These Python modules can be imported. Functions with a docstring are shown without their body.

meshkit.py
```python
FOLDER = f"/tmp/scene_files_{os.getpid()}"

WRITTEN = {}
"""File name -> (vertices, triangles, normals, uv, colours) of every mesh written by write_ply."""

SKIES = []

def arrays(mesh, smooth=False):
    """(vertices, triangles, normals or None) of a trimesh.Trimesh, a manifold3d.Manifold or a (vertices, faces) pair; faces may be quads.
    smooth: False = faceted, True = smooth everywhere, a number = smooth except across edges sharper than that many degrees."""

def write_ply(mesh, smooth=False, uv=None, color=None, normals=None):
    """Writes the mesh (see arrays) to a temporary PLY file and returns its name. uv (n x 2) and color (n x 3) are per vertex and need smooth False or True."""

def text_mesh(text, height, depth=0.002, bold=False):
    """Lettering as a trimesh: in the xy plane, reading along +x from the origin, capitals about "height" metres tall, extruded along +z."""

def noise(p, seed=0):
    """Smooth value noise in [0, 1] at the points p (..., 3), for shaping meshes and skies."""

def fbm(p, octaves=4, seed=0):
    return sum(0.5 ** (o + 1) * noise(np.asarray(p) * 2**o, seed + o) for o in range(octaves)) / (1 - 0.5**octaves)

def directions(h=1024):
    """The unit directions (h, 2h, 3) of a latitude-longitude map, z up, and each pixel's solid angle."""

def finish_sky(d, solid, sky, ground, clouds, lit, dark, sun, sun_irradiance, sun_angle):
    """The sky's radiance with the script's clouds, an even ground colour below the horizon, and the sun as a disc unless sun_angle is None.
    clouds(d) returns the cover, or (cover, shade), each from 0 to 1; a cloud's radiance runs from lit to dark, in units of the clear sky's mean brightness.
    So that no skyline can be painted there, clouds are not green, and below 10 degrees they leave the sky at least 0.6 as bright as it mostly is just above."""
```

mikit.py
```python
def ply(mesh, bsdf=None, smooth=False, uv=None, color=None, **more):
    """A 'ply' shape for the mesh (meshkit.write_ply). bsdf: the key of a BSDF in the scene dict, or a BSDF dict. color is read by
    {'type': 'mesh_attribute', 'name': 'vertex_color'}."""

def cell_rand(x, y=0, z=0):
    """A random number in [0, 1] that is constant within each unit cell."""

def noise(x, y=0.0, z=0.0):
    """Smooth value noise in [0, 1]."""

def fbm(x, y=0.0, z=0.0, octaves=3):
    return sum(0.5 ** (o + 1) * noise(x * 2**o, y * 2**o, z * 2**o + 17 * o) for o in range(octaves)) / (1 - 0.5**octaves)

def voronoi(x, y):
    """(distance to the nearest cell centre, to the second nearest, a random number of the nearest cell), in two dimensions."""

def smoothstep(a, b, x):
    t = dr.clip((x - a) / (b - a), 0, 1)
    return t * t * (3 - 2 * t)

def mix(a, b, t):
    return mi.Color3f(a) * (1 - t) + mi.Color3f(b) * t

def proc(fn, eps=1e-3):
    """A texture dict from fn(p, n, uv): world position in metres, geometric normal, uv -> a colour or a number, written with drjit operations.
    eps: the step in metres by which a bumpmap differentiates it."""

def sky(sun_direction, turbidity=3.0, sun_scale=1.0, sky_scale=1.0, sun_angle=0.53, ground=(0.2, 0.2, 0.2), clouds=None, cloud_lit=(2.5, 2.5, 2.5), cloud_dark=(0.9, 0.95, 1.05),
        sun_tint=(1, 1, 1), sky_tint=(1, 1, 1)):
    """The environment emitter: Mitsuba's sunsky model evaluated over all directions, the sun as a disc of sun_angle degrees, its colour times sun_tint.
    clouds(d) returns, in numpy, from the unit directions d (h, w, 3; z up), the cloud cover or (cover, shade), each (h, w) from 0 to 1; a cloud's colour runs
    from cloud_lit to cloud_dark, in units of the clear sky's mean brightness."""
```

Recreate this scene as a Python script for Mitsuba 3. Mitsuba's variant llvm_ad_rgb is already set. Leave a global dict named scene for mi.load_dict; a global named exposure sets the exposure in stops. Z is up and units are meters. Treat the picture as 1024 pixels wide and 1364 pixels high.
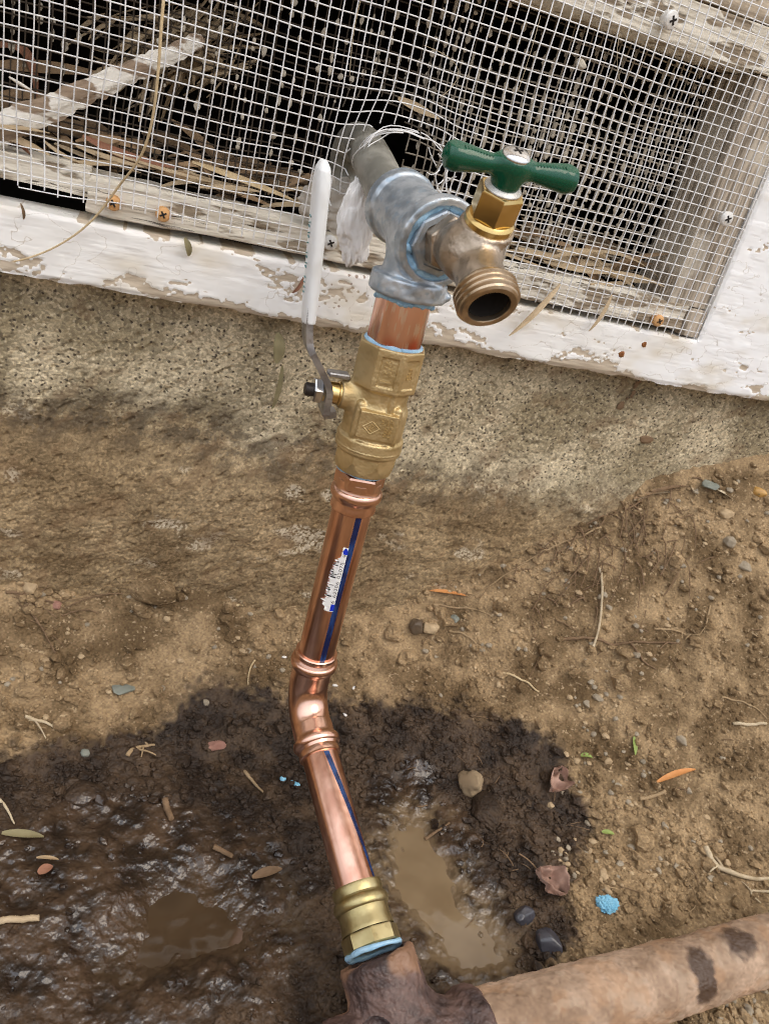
import math, random
import numpy as np, trimesh, drjit as dr, mitsuba as mi, mikit, meshkit
from mikit import proc, noise, fbm, voronoi, smoothstep, mix
T = mi.ScalarTransform4f
scene, labels = {}, {}
rnd = random.Random(7)
rng = np.random.RandomState(11)

# ------------------------------------------------------------------ camera, sky, exposure
EYE = (0.0, -0.46, 0.0)
FWD = (0.33158, 0.83189, -0.44499)
UP = (-0.0837, 0.49576, 0.86442)
scene['camera'] = dict(type='thinlens', fov=52.87, fov_axis='x', near_clip=0.02, far_clip=200.0, aperture_radius=0.0007, focus_distance=0.42,
                       to_world=T().look_at(origin=EYE, target=[EYE[i] + FWD[i] for i in range(3)], up=UP))
scene['sky'] = mikit.sky((0.35, -0.50, 0.79), turbidity=3, sun_scale=0.16, sun_angle=40, clouds=lambda d: (1.0, 1 - np.clip(d[..., 2], 0, 1) ** 0.8),
                      cloud_lit=(3.5, 3.65, 3.95), cloud_dark=(1.0, 1.03, 1.1))
exposure = 2.57

# ------------------------------------------------------------------ helpers
def nm(base, used=set()):
    k, i = base, 0
    while k in used:
        i += 1
        k = '%s_%03d' % (base, i)
    used.add(k)
    return k

def add(key, mesh, bsdf, smooth=False, **lab):
    key = nm(key)
    scene[key] = mikit.ply(mesh, bsdf, smooth=smooth)
    if lab: labels[key] = lab
    return key

def thing(key, label, cat, group=None):
    key = nm(key)
    labels[key] = {'label': label, 'category': cat}
    if group: labels[key]['group'] = group
    return key

def solo(key, mesh, bsdf, label, cat, group=None, smooth=False):
    key = add(key, mesh, bsdf, smooth, label=label, category=cat)
    if group: labels[key]['group'] = group
    return key

def V(*a): return np.array(a, float)
def unit(a): a = np.asarray(a, float); return a / np.linalg.norm(a)
def join(ms):
    vs, fs, o = [], [], 0
    for v, f in ms:
        vs.append(v); fs.append(np.asarray(f) + o); o += len(v)
    return np.vstack(vs), np.vstack(fs)
def vf(m): return np.array(m.vertices), np.array(m.faces)
def np_noise(x, y=0.0, z=0.0):            # the same hash as mikit.noise
    x, y, z = np.broadcast_arrays(np.asarray(x, float), y, z)
    return meshkit.noise(np.stack([x, y, z], -1) + 1000000.0)
def np_fbm(x, y=0.0, z=0.0, octaves=3):
    return sum(0.5 ** (o + 1) * np_noise(np.asarray(x) * 2**o, np.asarray(y) * 2**o, np.asarray(z) * 2**o + 17 * o) for o in range(octaves)) / (1 - 0.5**octaves)
def np_ss(a, b, x):
    t = np.clip((x - a) / (b - a), 0, 1)
    return t * t * (3 - 2 * t)

def frame(axis, ref=(0, 0, 1)):
    w = unit(axis); r = np.asarray(ref, float)
    if abs(w @ unit(r)) > 0.98: r = V(1, 0, 0)
    u = unit(np.cross(r, w)); v = np.cross(w, u)
    return u, v, w

def tube(pts, rad, sides=6, caps=True, flat=1.0, ref=(0.13, 0.2, 0.97)):
    p = np.asarray(pts, float); n = len(p)
    rad = np.broadcast_to(np.asarray(rad, float), (n,))
    t = np.gradient(p, axis=0); t /= np.linalg.norm(t, axis=1, keepdims=True) + 1e-12
    u = np.cross(np.broadcast_to(ref, t.shape), t); u /= np.linalg.norm(u, axis=1, keepdims=True) + 1e-9
    w = np.cross(t, u)
    a = np.arange(sides) * 2 * np.pi / sides
    v = p[:, None] + rad[:, None, None] * (np.cos(a)[None, :, None] * u[:, None] + flat * np.sin(a)[None, :, None] * w[:, None])
    i, j = np.meshgrid(np.arange(n - 1), np.arange(sides), indexing='ij')
    b, c = i * sides + j, i * sides + (j + 1) % sides
    f = [np.stack([b, c, c + sides], -1).reshape(-1, 3), np.stack([b, c + sides, b + sides], -1).reshape(-1, 3)]
    v = v.reshape(-1, 3)
    if caps:
        v = np.vstack([v, p[:1], p[-1:]])
        k = np.arange(sides); k2 = (k + 1) % sides; m = n * sides
        f += [np.stack([k2, k, k * 0 + m], 1), np.stack([k + m - sides, k2 + m - sides, k * 0 + m + 1], 1)]
    return v, np.vstack(f)

def spline(pts, n=16):
    p = np.asarray(pts, float)
    if len(p) < 3: return p[0] + (p[-1] - p[0]) * np.linspace(0, 1, n)[:, None]
    from scipy.interpolate import CubicSpline
    s = np.r_[0, np.cumsum(np.linalg.norm(np.diff(p, axis=0), axis=1))]
    return CubicSpline(s, p)(np.linspace(0, s[-1], n))

def lathe(prof, o, axis, seg=64, ref=(0, 0, 1), faces=None, rot=0.0, closed=True):
    """prof: (radius, height) pairs along the axis; faces: n for a polygonal section."""
    u, v, w = frame(axis, ref); seg = faces or seg
    a = np.arange(seg) * 2 * np.pi / seg + rot
    ring = np.cos(a)[:, None] * u + np.sin(a)[:, None] * v
    pr = np.asarray(prof, float); n = len(pr)
    P = (np.asarray(o, float) + pr[:, 1, None] * w)[:, None] + pr[:, 0, None, None] * ring[None]
    i, j = np.meshgrid(np.arange(n - 1), np.arange(seg), indexing='ij')
    b, c = i * seg + j, i * seg + (j + 1) % seg
    f = np.vstack([np.stack([b, c, c + seg], -1).reshape(-1, 3), np.stack([b, c + seg, b + seg], -1).reshape(-1, 3)])
    P = P.reshape(-1, 3)
    if closed:
        k = np.arange(seg); k2 = (k + 1) % seg; m = n * seg
        P = np.vstack([P, np.asarray(o) + pr[0, 1] * w, np.asarray(o) + pr[-1, 1] * w])
        f = np.vstack([f, np.stack([k2, k, k * 0 + m], 1), np.stack([k + m - seg, k2 + m - seg, k * 0 + m + 1], 1)])
    return P, f

def bevel_box(lo, hi, b=0.001):
    import manifold3d as m3
    lo, hi = np.asarray(lo, float), np.asarray(hi, float)
    pts = []
    for s in np.ndindex(2, 2, 2):
        c = np.where(np.array(s) == 1, hi, lo); d = np.where(np.array(s) == 1, -b, b)
        for k in range(3):
            q = c + d; q[k] = c[k]; pts.append(q)
    return vf(trimesh.convex.convex_hull(np.array(pts)))

def grid(us, vs, fn):
    """mesh of fn(U, V) -> points, counter-clockwise for u x v"""
    U, W = np.meshgrid(us, vs, indexing='ij')
    P = fn(U, W).reshape(-1, 3); m = len(vs)
    i, j = np.meshgrid(np.arange(len(us) - 1), np.arange(m - 1), indexing='ij')
    b = (i * m + j).ravel()
    return P, np.vstack([np.stack([b, b + m, b + m + 1], 1), np.stack([b, b + m + 1, b + 1], 1)])

def surfnet(fn, lo, hi, h):
    """surface of fn < 0 by naive surface nets"""
    ax = [np.arange(lo[k], hi[k] + h, h) for k in range(3)]
    G = np.stack(np.meshgrid(*ax, indexing='ij'), -1)
    val = fn(G.reshape(-1, 3)).reshape(G.shape[:3])
    n = np.array(val.shape) - 1
    acc, cnt = np.zeros((*n, 3)), np.zeros(tuple(n))
    for k in range(3):
        o = [q for q in range(3) if q != k]
        for a in (0, 1):
            for b in (0, 1):
                s0 = [None] * 3
                s0[k] = slice(0, n[k]); s0[o[0]] = slice(a, n[o[0]] + a); s0[o[1]] = slice(b, n[o[1]] + b)
                s1 = list(s0); s1[k] = slice(1, n[k] + 1)
                v0, v1 = val[tuple(s0)], val[tuple(s1)]
                c = (v0 < 0) != (v1 < 0)
                t = np.where(c, v0 / np.where(c, v0 - v1, 1), 0)
                p = G[tuple(s0)].copy(); p[..., k] += t * h
                acc += np.where(c[..., None], p, 0); cnt += c
    on = cnt > 0
    idx = np.full(tuple(n), -1); idx[on] = np.arange(on.sum())
    vert = acc[on] / cnt[on][:, None]
    fs = []
    for k in range(3):
        o = [(k + 1) % 3, (k + 2) % 3]
        s0 = [slice(1, -1)] * 3; s0[k] = slice(0, -1); s1 = list(s0); s1[k] = slice(1, None)
        v0, v1 = val[tuple(s0)], val[tuple(s1)]
        e = np.argwhere((v0 < 0) != (v1 < 0)); ins = (v0 < 0)[tuple(e.T)]
        e = e + 1; e[:, k] -= 1
        def cell(a, b):
            q = e.copy(); q[:, o[0]] -= a; q[:, o[1]] -= b
            return idx[tuple(q.T)]
        A, B, C, D = cell(1, 1), cell(0, 1), cell(0, 0), cell(1, 0)
        q = np.stack([A, B, C, D], 1); q[~ins] = q[~ins][:, ::-1]
        fs.append(q)
    q = np.vstack(fs)
    return vert, np.vstack([q[:, [0, 1, 2]], q[:, [0, 2, 3]]])

def sd_cyl(p, a, b, r, rd=0.0):
    a, b = np.asarray(a), np.asarray(b); L = np.linalg.norm(b - a); w = (b - a) / L
    q = p - a; h = q @ w; rad = np.linalg.norm(q - h[:, None] * w, axis=1)
    d0, d1 = rad - r + rd, np.abs(h - L / 2) - L / 2 + rd
    return np.minimum(np.maximum(d0, d1), 0) + np.hypot(np.maximum(d0, 0), np.maximum(d1, 0)) - rd
def sd_cone(p, a, b, ra, rb):
    a, b = np.asarray(a), np.asarray(b); w = b - a
    t = np.clip((p - a) @ w / (w @ w), 0, 1)
    return np.linalg.norm(p - a - t[:, None] * w, axis=1) - (ra + (rb - ra) * t)
def sd_prism(p, a, b, ap, n, ref, rot=0.0, rd=0.0006):
    a, b = np.asarray(a), np.asarray(b); L = np.linalg.norm(b - a); u, v, w = frame(b - a, ref)
    q = p - a; h = q @ w; x, y = q @ u, q @ v
    d = np.max([x * math.cos(t) + y * math.sin(t) for t in (np.arange(n) * 2 * np.pi / n + rot)], axis=0) - ap
    d0, d1 = d + rd, np.abs(h - L / 2) - L / 2 + rd
    return np.minimum(np.maximum(d0, d1), 0) + np.hypot(np.maximum(d0, 0), np.maximum(d1, 0)) - rd
def smin(a, b, k):
    h = np.maximum(k - np.abs(a - b), 0) / k
    return np.minimum(a, b) - h * h * k / 4

def lump(r, seed, sub=3, rough=0.25, sq=(1, 1, 1)):
    m = trimesh.creation.icosphere(subdivisions=sub, radius=1.0)
    v = np.array(m.vertices)
    v = v * (1 + rough * (meshkit.fbm(v * 1.4 + seed * 7.3, 3, seed) - 0.5) * 2)[:, None]
    # a few flat broken faces
    rs = np.random.RandomState(seed)
    for _ in range(9 if rough > .15 else 3):
        d = unit(rs.normal(size=3)); c = 0.60 + 0.3 * rs.rand(); e = np.maximum(v @ d - c, 0)
        v = v - 0.85 * e[:, None] * d
    return v * np.asarray(sq) * r, np.array(m.faces)

def rotz(v, a, c=(0, 0, 0)):
    ca, sa = math.cos(a), math.sin(a); v = v - np.asarray(c)
    return np.stack([v[:, 0] * ca - v[:, 1] * sa, v[:, 0] * sa + v[:, 1] * ca, v[:, 2]], 1) + np.asarray(c)

def tmesh(txt, height, depth, o, right, up):
    """lettering standing on the point o, reading along right, its face along right x up"""
    m = meshkit.text_mesh(txt, height, depth); v = np.array(m.vertices)
    v[:, 0] -= (v[:, 0].min() + v[:, 0].max()) / 2; v[:, 1] -= (v[:, 1].min() + v[:, 1].max()) / 2
    r, u = unit(right), unit(up)
    return np.asarray(o) + v[:, :1] * r + v[:, 1:2] * u + v[:, 2:] * np.cross(r, u), np.array(m.faces)

# <terrain>
def np_n(x, y, s): return meshkit.noise(np.stack(np.broadcast_arrays(np.asarray(x, float), np.asarray(y, float), 0.37), -1), s)
CX = [-2, -0.10, 0.0, 0.06, 0.12, 0.19, 0.25, 0.30, 0.345, 0.39, 0.42, 0.50, 0.62, 1.2, 6]
CZ = [-.33, -.325, -.322, -.322, -.330, -.325, -.305, -.272, -.240, -.212, -.198, -.170, -.150, -.14, -.14]
def ground_z(x, y):
    x, y = np.asarray(x, float), np.asarray(y, float)
    s = np.maximum(0, 0.02 - y)
    zc = np.interp(x, CX, CZ)
    zf = np.interp(x, [-1, -.1, 0, .12, .2, .3, .4, .5, .7, 1.5], [-.39, -.403, -.412, -.416, -.416, -.412, -.412, -.405, -.38, -.2])
    L = np.interp(x, [-1, -.1, .05, .2, .3, .4, .5, .8], [.13, .125, .10, .105, .15, .21, .25, .30])
    t = np.clip(s / L, 0, 1)
    z = zf + (zc - zf) * (1 - t) ** 1.55
    z = z + np.clip((s - 0.40) / 0.28, 0, 1) ** 1.3 * np.maximum(-0.215 - z, 0)   # the pit's near bank, behind the camera
    z = z + 0.0  # noise follows
    fine = np.clip((3.0 - np.abs(x)) / 2, 0, 1)
    b = np.exp(-s / 0.008)
    wet = np.clip((t - 0.75) / 0.25, 0, 1)
    q = x + 0.02 * (np_n(x * 30, y * 30, 5) - .5)
    z = z + fine * ((np_n(q * 17, y * 17, 1) - .5) * .022 + (np_n(q * 42, y * 42, 2) - .5) * .012 + (np_n(q * 95, y * 95, 3) - .5) * .0065) * (1 - 0.7 * b) * (1 - 0.58 * wet)
    z = z + wet * ((np_n(x * 75, y * 75, 21) - .5) * .0038 + (np_n(x * 150, y * 150, 22) - .5) * .0024) * np.clip((.34 - x) / .1, 0, 1)
    wet = wet * np.clip((.30 - x) / .06, 0, 1)
    r = np.abs(np_n(q * 160, y * 160, 6) - .5) * 2
    z = z + fine * (1 - .35 * wet) * ((r - .5) * .0028 + (np_n(x * 330, y * 330, 7) - .5) * .0024 + (np_n(x * 620, y * 620, 8) - .5) * .0012)
    # puddle hollows, the wad of smooth soil, the heap of crumbs by the wall
    for cx, cy, rx, ry, dz in HOLLOWS:
        e = ((x - cx) / rx) ** 2 + ((y - cy) / ry) ** 2
        z = z + dz * np.exp(-e)
    return z
HOLLOWS = [(.050, -.172, .030, .026, -.0085), (.030, -.200, .03, .016, -.006), (.078, -.190, .022, .016, -.005), (.212, -.155, .017, .040, -.0095), (.228, -.215, .030, .034, -.0085), (.196, -.165, .012, .02, -.004),
           (.060, .002, .030, .02, .010), (.36, -.01, .03, .02, .012)]
WATER = [(.050, -.180, .085, .065, -.4226), (.220, -.195, .060, .095, -.4222)]
# </terrain>

# wet ground: inside this outline (metres, on the ground plan), with a ragged edge
WET = [(-0.0528, -0.0738), (-0.0144, -0.0647), (0.0374, -0.0497), (0.0672, -0.0262), (0.1156, -0.0286), (0.1549, -0.0370), (0.2350, -0.0442), (0.3051, -0.0715), (0.3329, -0.0948), (0.3508, -0.1373), (0.3314, -0.1617), (0.2980, -0.1935), (0.2972, -0.2206), (0.2592, -0.2405), (.20, -.30), (-.3, -.34), (-.3, -.12)]
def wet_amount(p):
    x = p.x + 0.016 * (fbm(p.x * 60, p.y * 60, p.z * 60, octaves=3) - 0.5)
    y = p.y + 0.016 * (fbm(p.x * 60 + 9, p.y * 60, p.z * 60, octaves=3) - 0.5)
    d, inside = mi.Float(1e9), mi.Bool(False)
    for (ax, ay), (bx, by) in zip(WET, WET[1:] + WET[:1]):
        ex, ey = bx - ax, by - ay
        t = dr.clip(((x - ax) * ex + (y - ay) * ey) / (ex * ex + ey * ey), 0, 1)
        d = dr.minimum(d, dr.square(x - ax - t * ex) + dr.square(y - ay - t * ey))
        inside ^= ((ay > y) != (by > y)) & (x < ex * (y - ay) / (ey if ey else 1e-9) + ax)
    d = dr.sqrt(d)
    return dr.select(inside, d, -d)

# ------------------------------------------------------------------ materials
def twos(b): return {'type': 'twosided', 'bsdf': b}
def bump(b, fn, scale=1.0, eps=4e-4): return {'type': 'bumpmap', 'scale': scale, 'eps_tex': proc(fn, eps), 'bsdf': b}
def rgb(*c): return {'type': 'rgb', 'value': list(c)}
def pr(col, rough=0.6, metal=0.0, spec=0.4, **k):
    col = rgb(*col) if isinstance(col, tuple) else col
    return {'type': 'principled', 'base_color': col, 'roughness': rough, 'metallic': metal, 'specular': spec, **k}

def soil_dry(p, n, uv):
    a = fbm(p.x * 45, p.y * 45, p.z * 45, octaves=4)
    g = noise(p.x * 900, p.y * 900, p.z * 900)
    g2 = noise(p.x * 420 + 5, p.y * 420, p.z * 420)
    c = mix((.145, .096, .050), (.355, .250, .142), smoothstep(.3, .7, a))
    c = mix(c, mi.Color3f(.45, .345, .22), .55 * smoothstep(.62, .8, g2) * smoothstep(.45, .7, g))
    return c * (0.62 + 0.68 * g)
def silt(p):
    q = mi.Float(0)
    for cx, cy, rx, ry, zw in WATER:
        e = dr.square((p.x - cx) / rx) + dr.square((p.y - cy) / ry)
        k = .006 * (fbm(p.x * 140, p.y * 140, 2.0, octaves=3) - .45)
        q = dr.maximum(q, (1 - smoothstep(.0002, .0070, p.z - zw + 1.3 * k)) * (1 - smoothstep(.7, 1.1, e)))
    return q
def silt_col(p):
    a = fbm(p.x * 60, p.y * 60, 3.0, octaves=3)
    return mix(mix((.042, .026, .0145), (.070, .045, .025), a), mix((.150, .102, .056), (.225, .165, .098), a), smoothstep(.09, .17, p.x))
def soil_wet(p, n, uv):
    a = fbm(p.x * 70, p.y * 70, p.z * 70, octaves=4)
    g = noise(p.x * 700, p.y * 700, p.z * 700)
    c = mix((.015, .0095, .0070), (.066, .041, .025), smoothstep(.3, .72, a))
    return mix(c * (0.7 + 0.55 * g), silt_col(p), .85 * silt(p))
def soil_bump(p, n, uv):
    return .0009 * noise(p.x * 950, p.y * 950, p.z * 950) + .0014 * fbm(p.x * 320, p.y * 320, p.z * 320, octaves=3)
def wet_w(p, n, uv): return smoothstep(-.007, .007, wet_amount(p) + .012 * (noise(p.x * 260, p.y * 260, p.z * 260) - .5))
def gloss(p):
    q = mi.Float(0)
    for cx, cy, rx, ry in SHEEN:
        q = dr.maximum(q, 1 - smoothstep(.45, 1.25, dr.sqrt(dr.square((p.x - cx) / rx) + dr.square((p.y - cy) / ry))))
    k = fbm(p.x * 75, p.y * 75, p.z * 75, octaves=3)
    return smoothstep(.28, .62, q * .85 + 1.1 * (k - .5))
SHEEN = [(.020, -.180, .125, .085), (.216, -.170, .050, .100)]
def gloss_w(p, n, uv): return gloss(p)
def mud_rough(p, n, uv): return .11 + .24 * fbm(p.x * 40, p.y * 40, p.z * 40, octaves=2)
def soil_damp(p, n, uv):
    a = fbm(p.x * 60, p.y * 60, p.z * 60, octaves=4); g = noise(p.x * 800, p.y * 800, p.z * 800)
    return mix(mix((.025, .0155, .0098), (.080, .051, .030), smoothstep(.3, .72, a)) * (.6 + .7 * g), silt_col(p), .8 * silt(p))
def mud_bump(p, n, uv):
    return .0024 * fbm(p.x * 140, p.y * 140, p.z * 140, octaves=4) + .00035 * noise(p.x * 800, p.y * 800, p.z * 800)
scene['m_soil'] = twos({'type': 'blendbsdf', 'weight': proc(wet_w),
    'a': {'type': 'bumpmap', 'scale': 1.0, 't': proc(soil_bump, 4e-4), 'b': pr(proc(soil_dry), .95, spec=.15)},
    'b': {'type': 'blendbsdf', 'weight': proc(gloss_w),
        'a': {'type': 'bumpmap', 'scale': 1.1, 't': proc(soil_bump, 4e-4), 'b': pr(proc(soil_damp), .62, spec=.32)},
        'b': {'type': 'bumpmap', 'scale': 1.0, 't': proc(mud_bump, 4e-4), 'b': pr(proc(soil_wet), proc(mud_rough), spec=.7)}}})

def water_col(p, n, uv): return silt_col(p)
scene['m_water'] = twos({'type': 'bumpmap', 'scale': 1.0, 't': proc(lambda p, n, uv: .0004 * fbm(p.x * 90, p.y * 90, 1.0, octaves=2), 4e-4), 'b': pr(proc(water_col), .06, spec=.6)})

def concrete_col(p, n, uv):
    x, z = p.x + .0011 * (noise(p.x * 300, 1.0, p.z * 300) - .5), p.z + .0011 * (noise(p.x * 300, 9.0, p.z * 300) - .5)
    u, w = x * .83 + z * .56, z * .83 - x * .56
    d1, d2, g = voronoi(u * 640, w * 640)
    e1, e2, g2 = voronoi(u * 255 + 7, w * 255)
    g3 = noise(u * 900, 2.0, w * 900)
    a = fbm(u * 22, 2.0, w * 26, octaves=4)
    edge = smoothstep(.0, .35, d2 - d1)
    c = mix((.37, .302, .19), (.65, .55, .375), smoothstep(.3, .7, a)) * (.52 + .62 * g) * (.84 + .17 * edge) * (.80 + .4 * g3)
    c = mix(c, (.60, .54, .42), .45 * smoothstep(.86, .95, g) * (1 - smoothstep(.3, .5, d1)))
    c = mix(c, (.05, .04, .03), .92 * smoothstep(.78, .80, g2) * (1 - smoothstep(.12, .26, e1)))
    c = mix(c, (.07, .055, .04), .75 * smoothstep(.05, .03, g) * (1 - smoothstep(.3, .5, d1)))
    e = z + .055 * (fbm(u * 16, 2.0, w * 16, octaves=5) - .5) + .02 * smoothstep(.05, .35, x) - .012
    low = 1 - smoothstep(-.236, -.202, e + .012 * (g - .5))
    band = smoothstep(-.256, -.225, e) * (1 - smoothstep(-.215, -.190, e))
    b = mix((.250, .172, .092), (.395, .285, .162), smoothstep(.30, .70, fbm(u * 30 + 7, w * 20, 1.0, octaves=5))) * (.62 + .52 * g) * (.86 + .15 * edge) * (.72 + .5 * g3)
    eff = smoothstep(.67, .76, fbm(x * 34 + 50, z * 62, 4.0, octaves=4)) * smoothstep(.35, .6, g * .5 + g3 * .5)
    b = mix(b, (.60, .53, .41), .65 * eff)
    c = mix(c, b, low * .94)
    dk = fbm(u * 110, 8.0, w * 130, octaves=4) + .30 * (g - .5)
    c = mix(c, (.065, .048, .032), band * (.72 - .30 * smoothstep(.2, .3, x)) * smoothstep(.40, .62, dk))
    rust = smoothstep(.60, .72, fbm(u * 60 + 40, 3.0, w * 70, octaves=4))
    return mix(c, (.19, .115, .06), .35 * rust)
def concrete_bump(p, n, uv):
    x, z = p.x * .83 + p.z * .56, p.z * .83 - p.x * .56
    d1, d2, g = voronoi(x * 640, z * 640)
    return .00022 * smoothstep(.0, .5, d2 - d1) + .0007 * noise(x * 700, 2.0, z * 700) + .0007 * noise(x * 240, 2.0, z * 240)
scene['m_concrete'] = twos({'type': 'bumpmap', 'scale': 1.0, 't': proc(concrete_bump, 4e-4), 'b': pr(proc(concrete_col), .92, spec=.2)})

# peeling paint: one rule for the relief of the boards and for their colour
def peel(x, z, N, F, S, mn, mx):
    """1 where the paint is gone"""
    f = F(x * 38 + 3, 1.0, z * 80) * .61 + N(x * 150, 4.0, z * 230) * .22 + N(x * 480, 6.0, z * 560) * .17
    edge = mx(1 - S(-.121, -.113, z), 0.0)
    k = edge * .19
    k = k + .17 * mx(0.0, 1 - ((x - .178) / .045) ** 2) * (1 - S(-.098, -.088, z))
    k = k + .30 * mx(0.0, 1 - ((x - .305) / .045) ** 2 - ((z + .117) / .014) ** 2)
    k = k + .17 * S(-.091, -.083, z) * (1 - S(.33, .37, x)) + .16 * (1 - S(.1, .16, x)) * S(.02, .10, x)
    k = k + .34 * S(.066, .076, z) * (1 - S(.085, .11, z))
    return S(.685, .700, f + k)
def np_peel(x, z): return peel(x, z, np_noise, np_fbm, np_ss, np.minimum, np.maximum)
def dr_peel(p): return peel(p.x, p.z, noise, lambda a, b, c: fbm(a, b, c, octaves=3), smoothstep, dr.minimum, dr.maximum)
def paint_col(p, n, uv):
    k = dr_peel(p)
    g = fbm(p.x * 90, p.y * 200, p.z * 700, octaves=3); d = fbm(p.x * 25, p.y * 40, p.z * 45, octaves=4)
    w = mix(mix((.80, .795, .775), (.84, .85, .86), smoothstep(.30, .40, p.x)), (.68, .635, .55), smoothstep(.52, .80, d))
    cr = dr.abs(fbm(p.x * 42 + 20, p.y * 30, p.z * 42, octaves=4) - .5)
    w = mix(w, (.40, .33, .24), .55 * (1 - smoothstep(.0, .006, cr)) * smoothstep(.42, .6, noise(p.x * 18, 5.0, p.z * 18)))
    wood = mix((.34, .27, .19), (.62, .54, .43), g)
    sp = smoothstep(.78, .84, noise(p.x * 420, p.y * 420, p.z * 420)) * (1 - smoothstep(.14, .22, p.x)) * smoothstep(.08, .12, p.x)
    w = mix(w, (.20, .09, .04), .8 * sp)
    return mix(w, wood, k)
def paint_bump(p, n, uv):
    return .00028 * fbm(p.x * 55, p.y * 160, p.z * 700, octaves=3) + .0005 * fbm(p.x * 150, p.y * 150, p.z * 150, octaves=2)
def paint_rough(p, n, uv): return .42 + .4 * dr_peel(p)
scene['m_paint'] = twos({'type': 'bumpmap', 'scale': 1.0, 't': proc(paint_bump, 4e-4), 'b': pr(proc(paint_col), proc(paint_rough), spec=.4)})

def strip_col(p, n, uv):                     # weathered timber of the vent frame, cream paint left in scabs
    g = fbm(p.x * 60, p.y * 60, p.z * 650, octaves=3); b = fbm(p.x * 45, p.y * 70, p.z * 140, octaves=4)
    wood = mix((.17, .13, .09), (.46, .38, .28), g)
    pt = mix((.80, .76, .67), (.64, .59, .49), fbm(p.x * 120, p.y * 100, p.z * 120, octaves=3))
    c = mix(wood, pt, smoothstep(.39, .46, b + .10 * noise(p.x * 300, p.y * 300, p.z * 300)))
    ck = dr.abs(fbm(p.x * 14 + 5, p.y * 40, p.z * 230, octaves=4) - .5)
    return mix(c, (.045, .032, .022), .9 * (1 - smoothstep(.004, .016, ck)) * smoothstep(.40, .55, noise(p.x * 30, 3.0, p.z * 120)))
def strip_bump(p, n, uv):
    b = fbm(p.x * 45, p.y * 70, p.z * 140, octaves=4) + .10 * noise(p.x * 300, p.y * 300, p.z * 300)
    return .0012 * smoothstep(.40, .50, b) + .0012 * fbm(p.x * 60, p.y * 60, p.z * 650, octaves=3)
scene['m_strip'] = twos({'type': 'bumpmap', 'scale': 1.0, 't': proc(strip_bump, 4e-4), 'b': pr(proc(strip_col), .8, spec=.25)})
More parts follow.
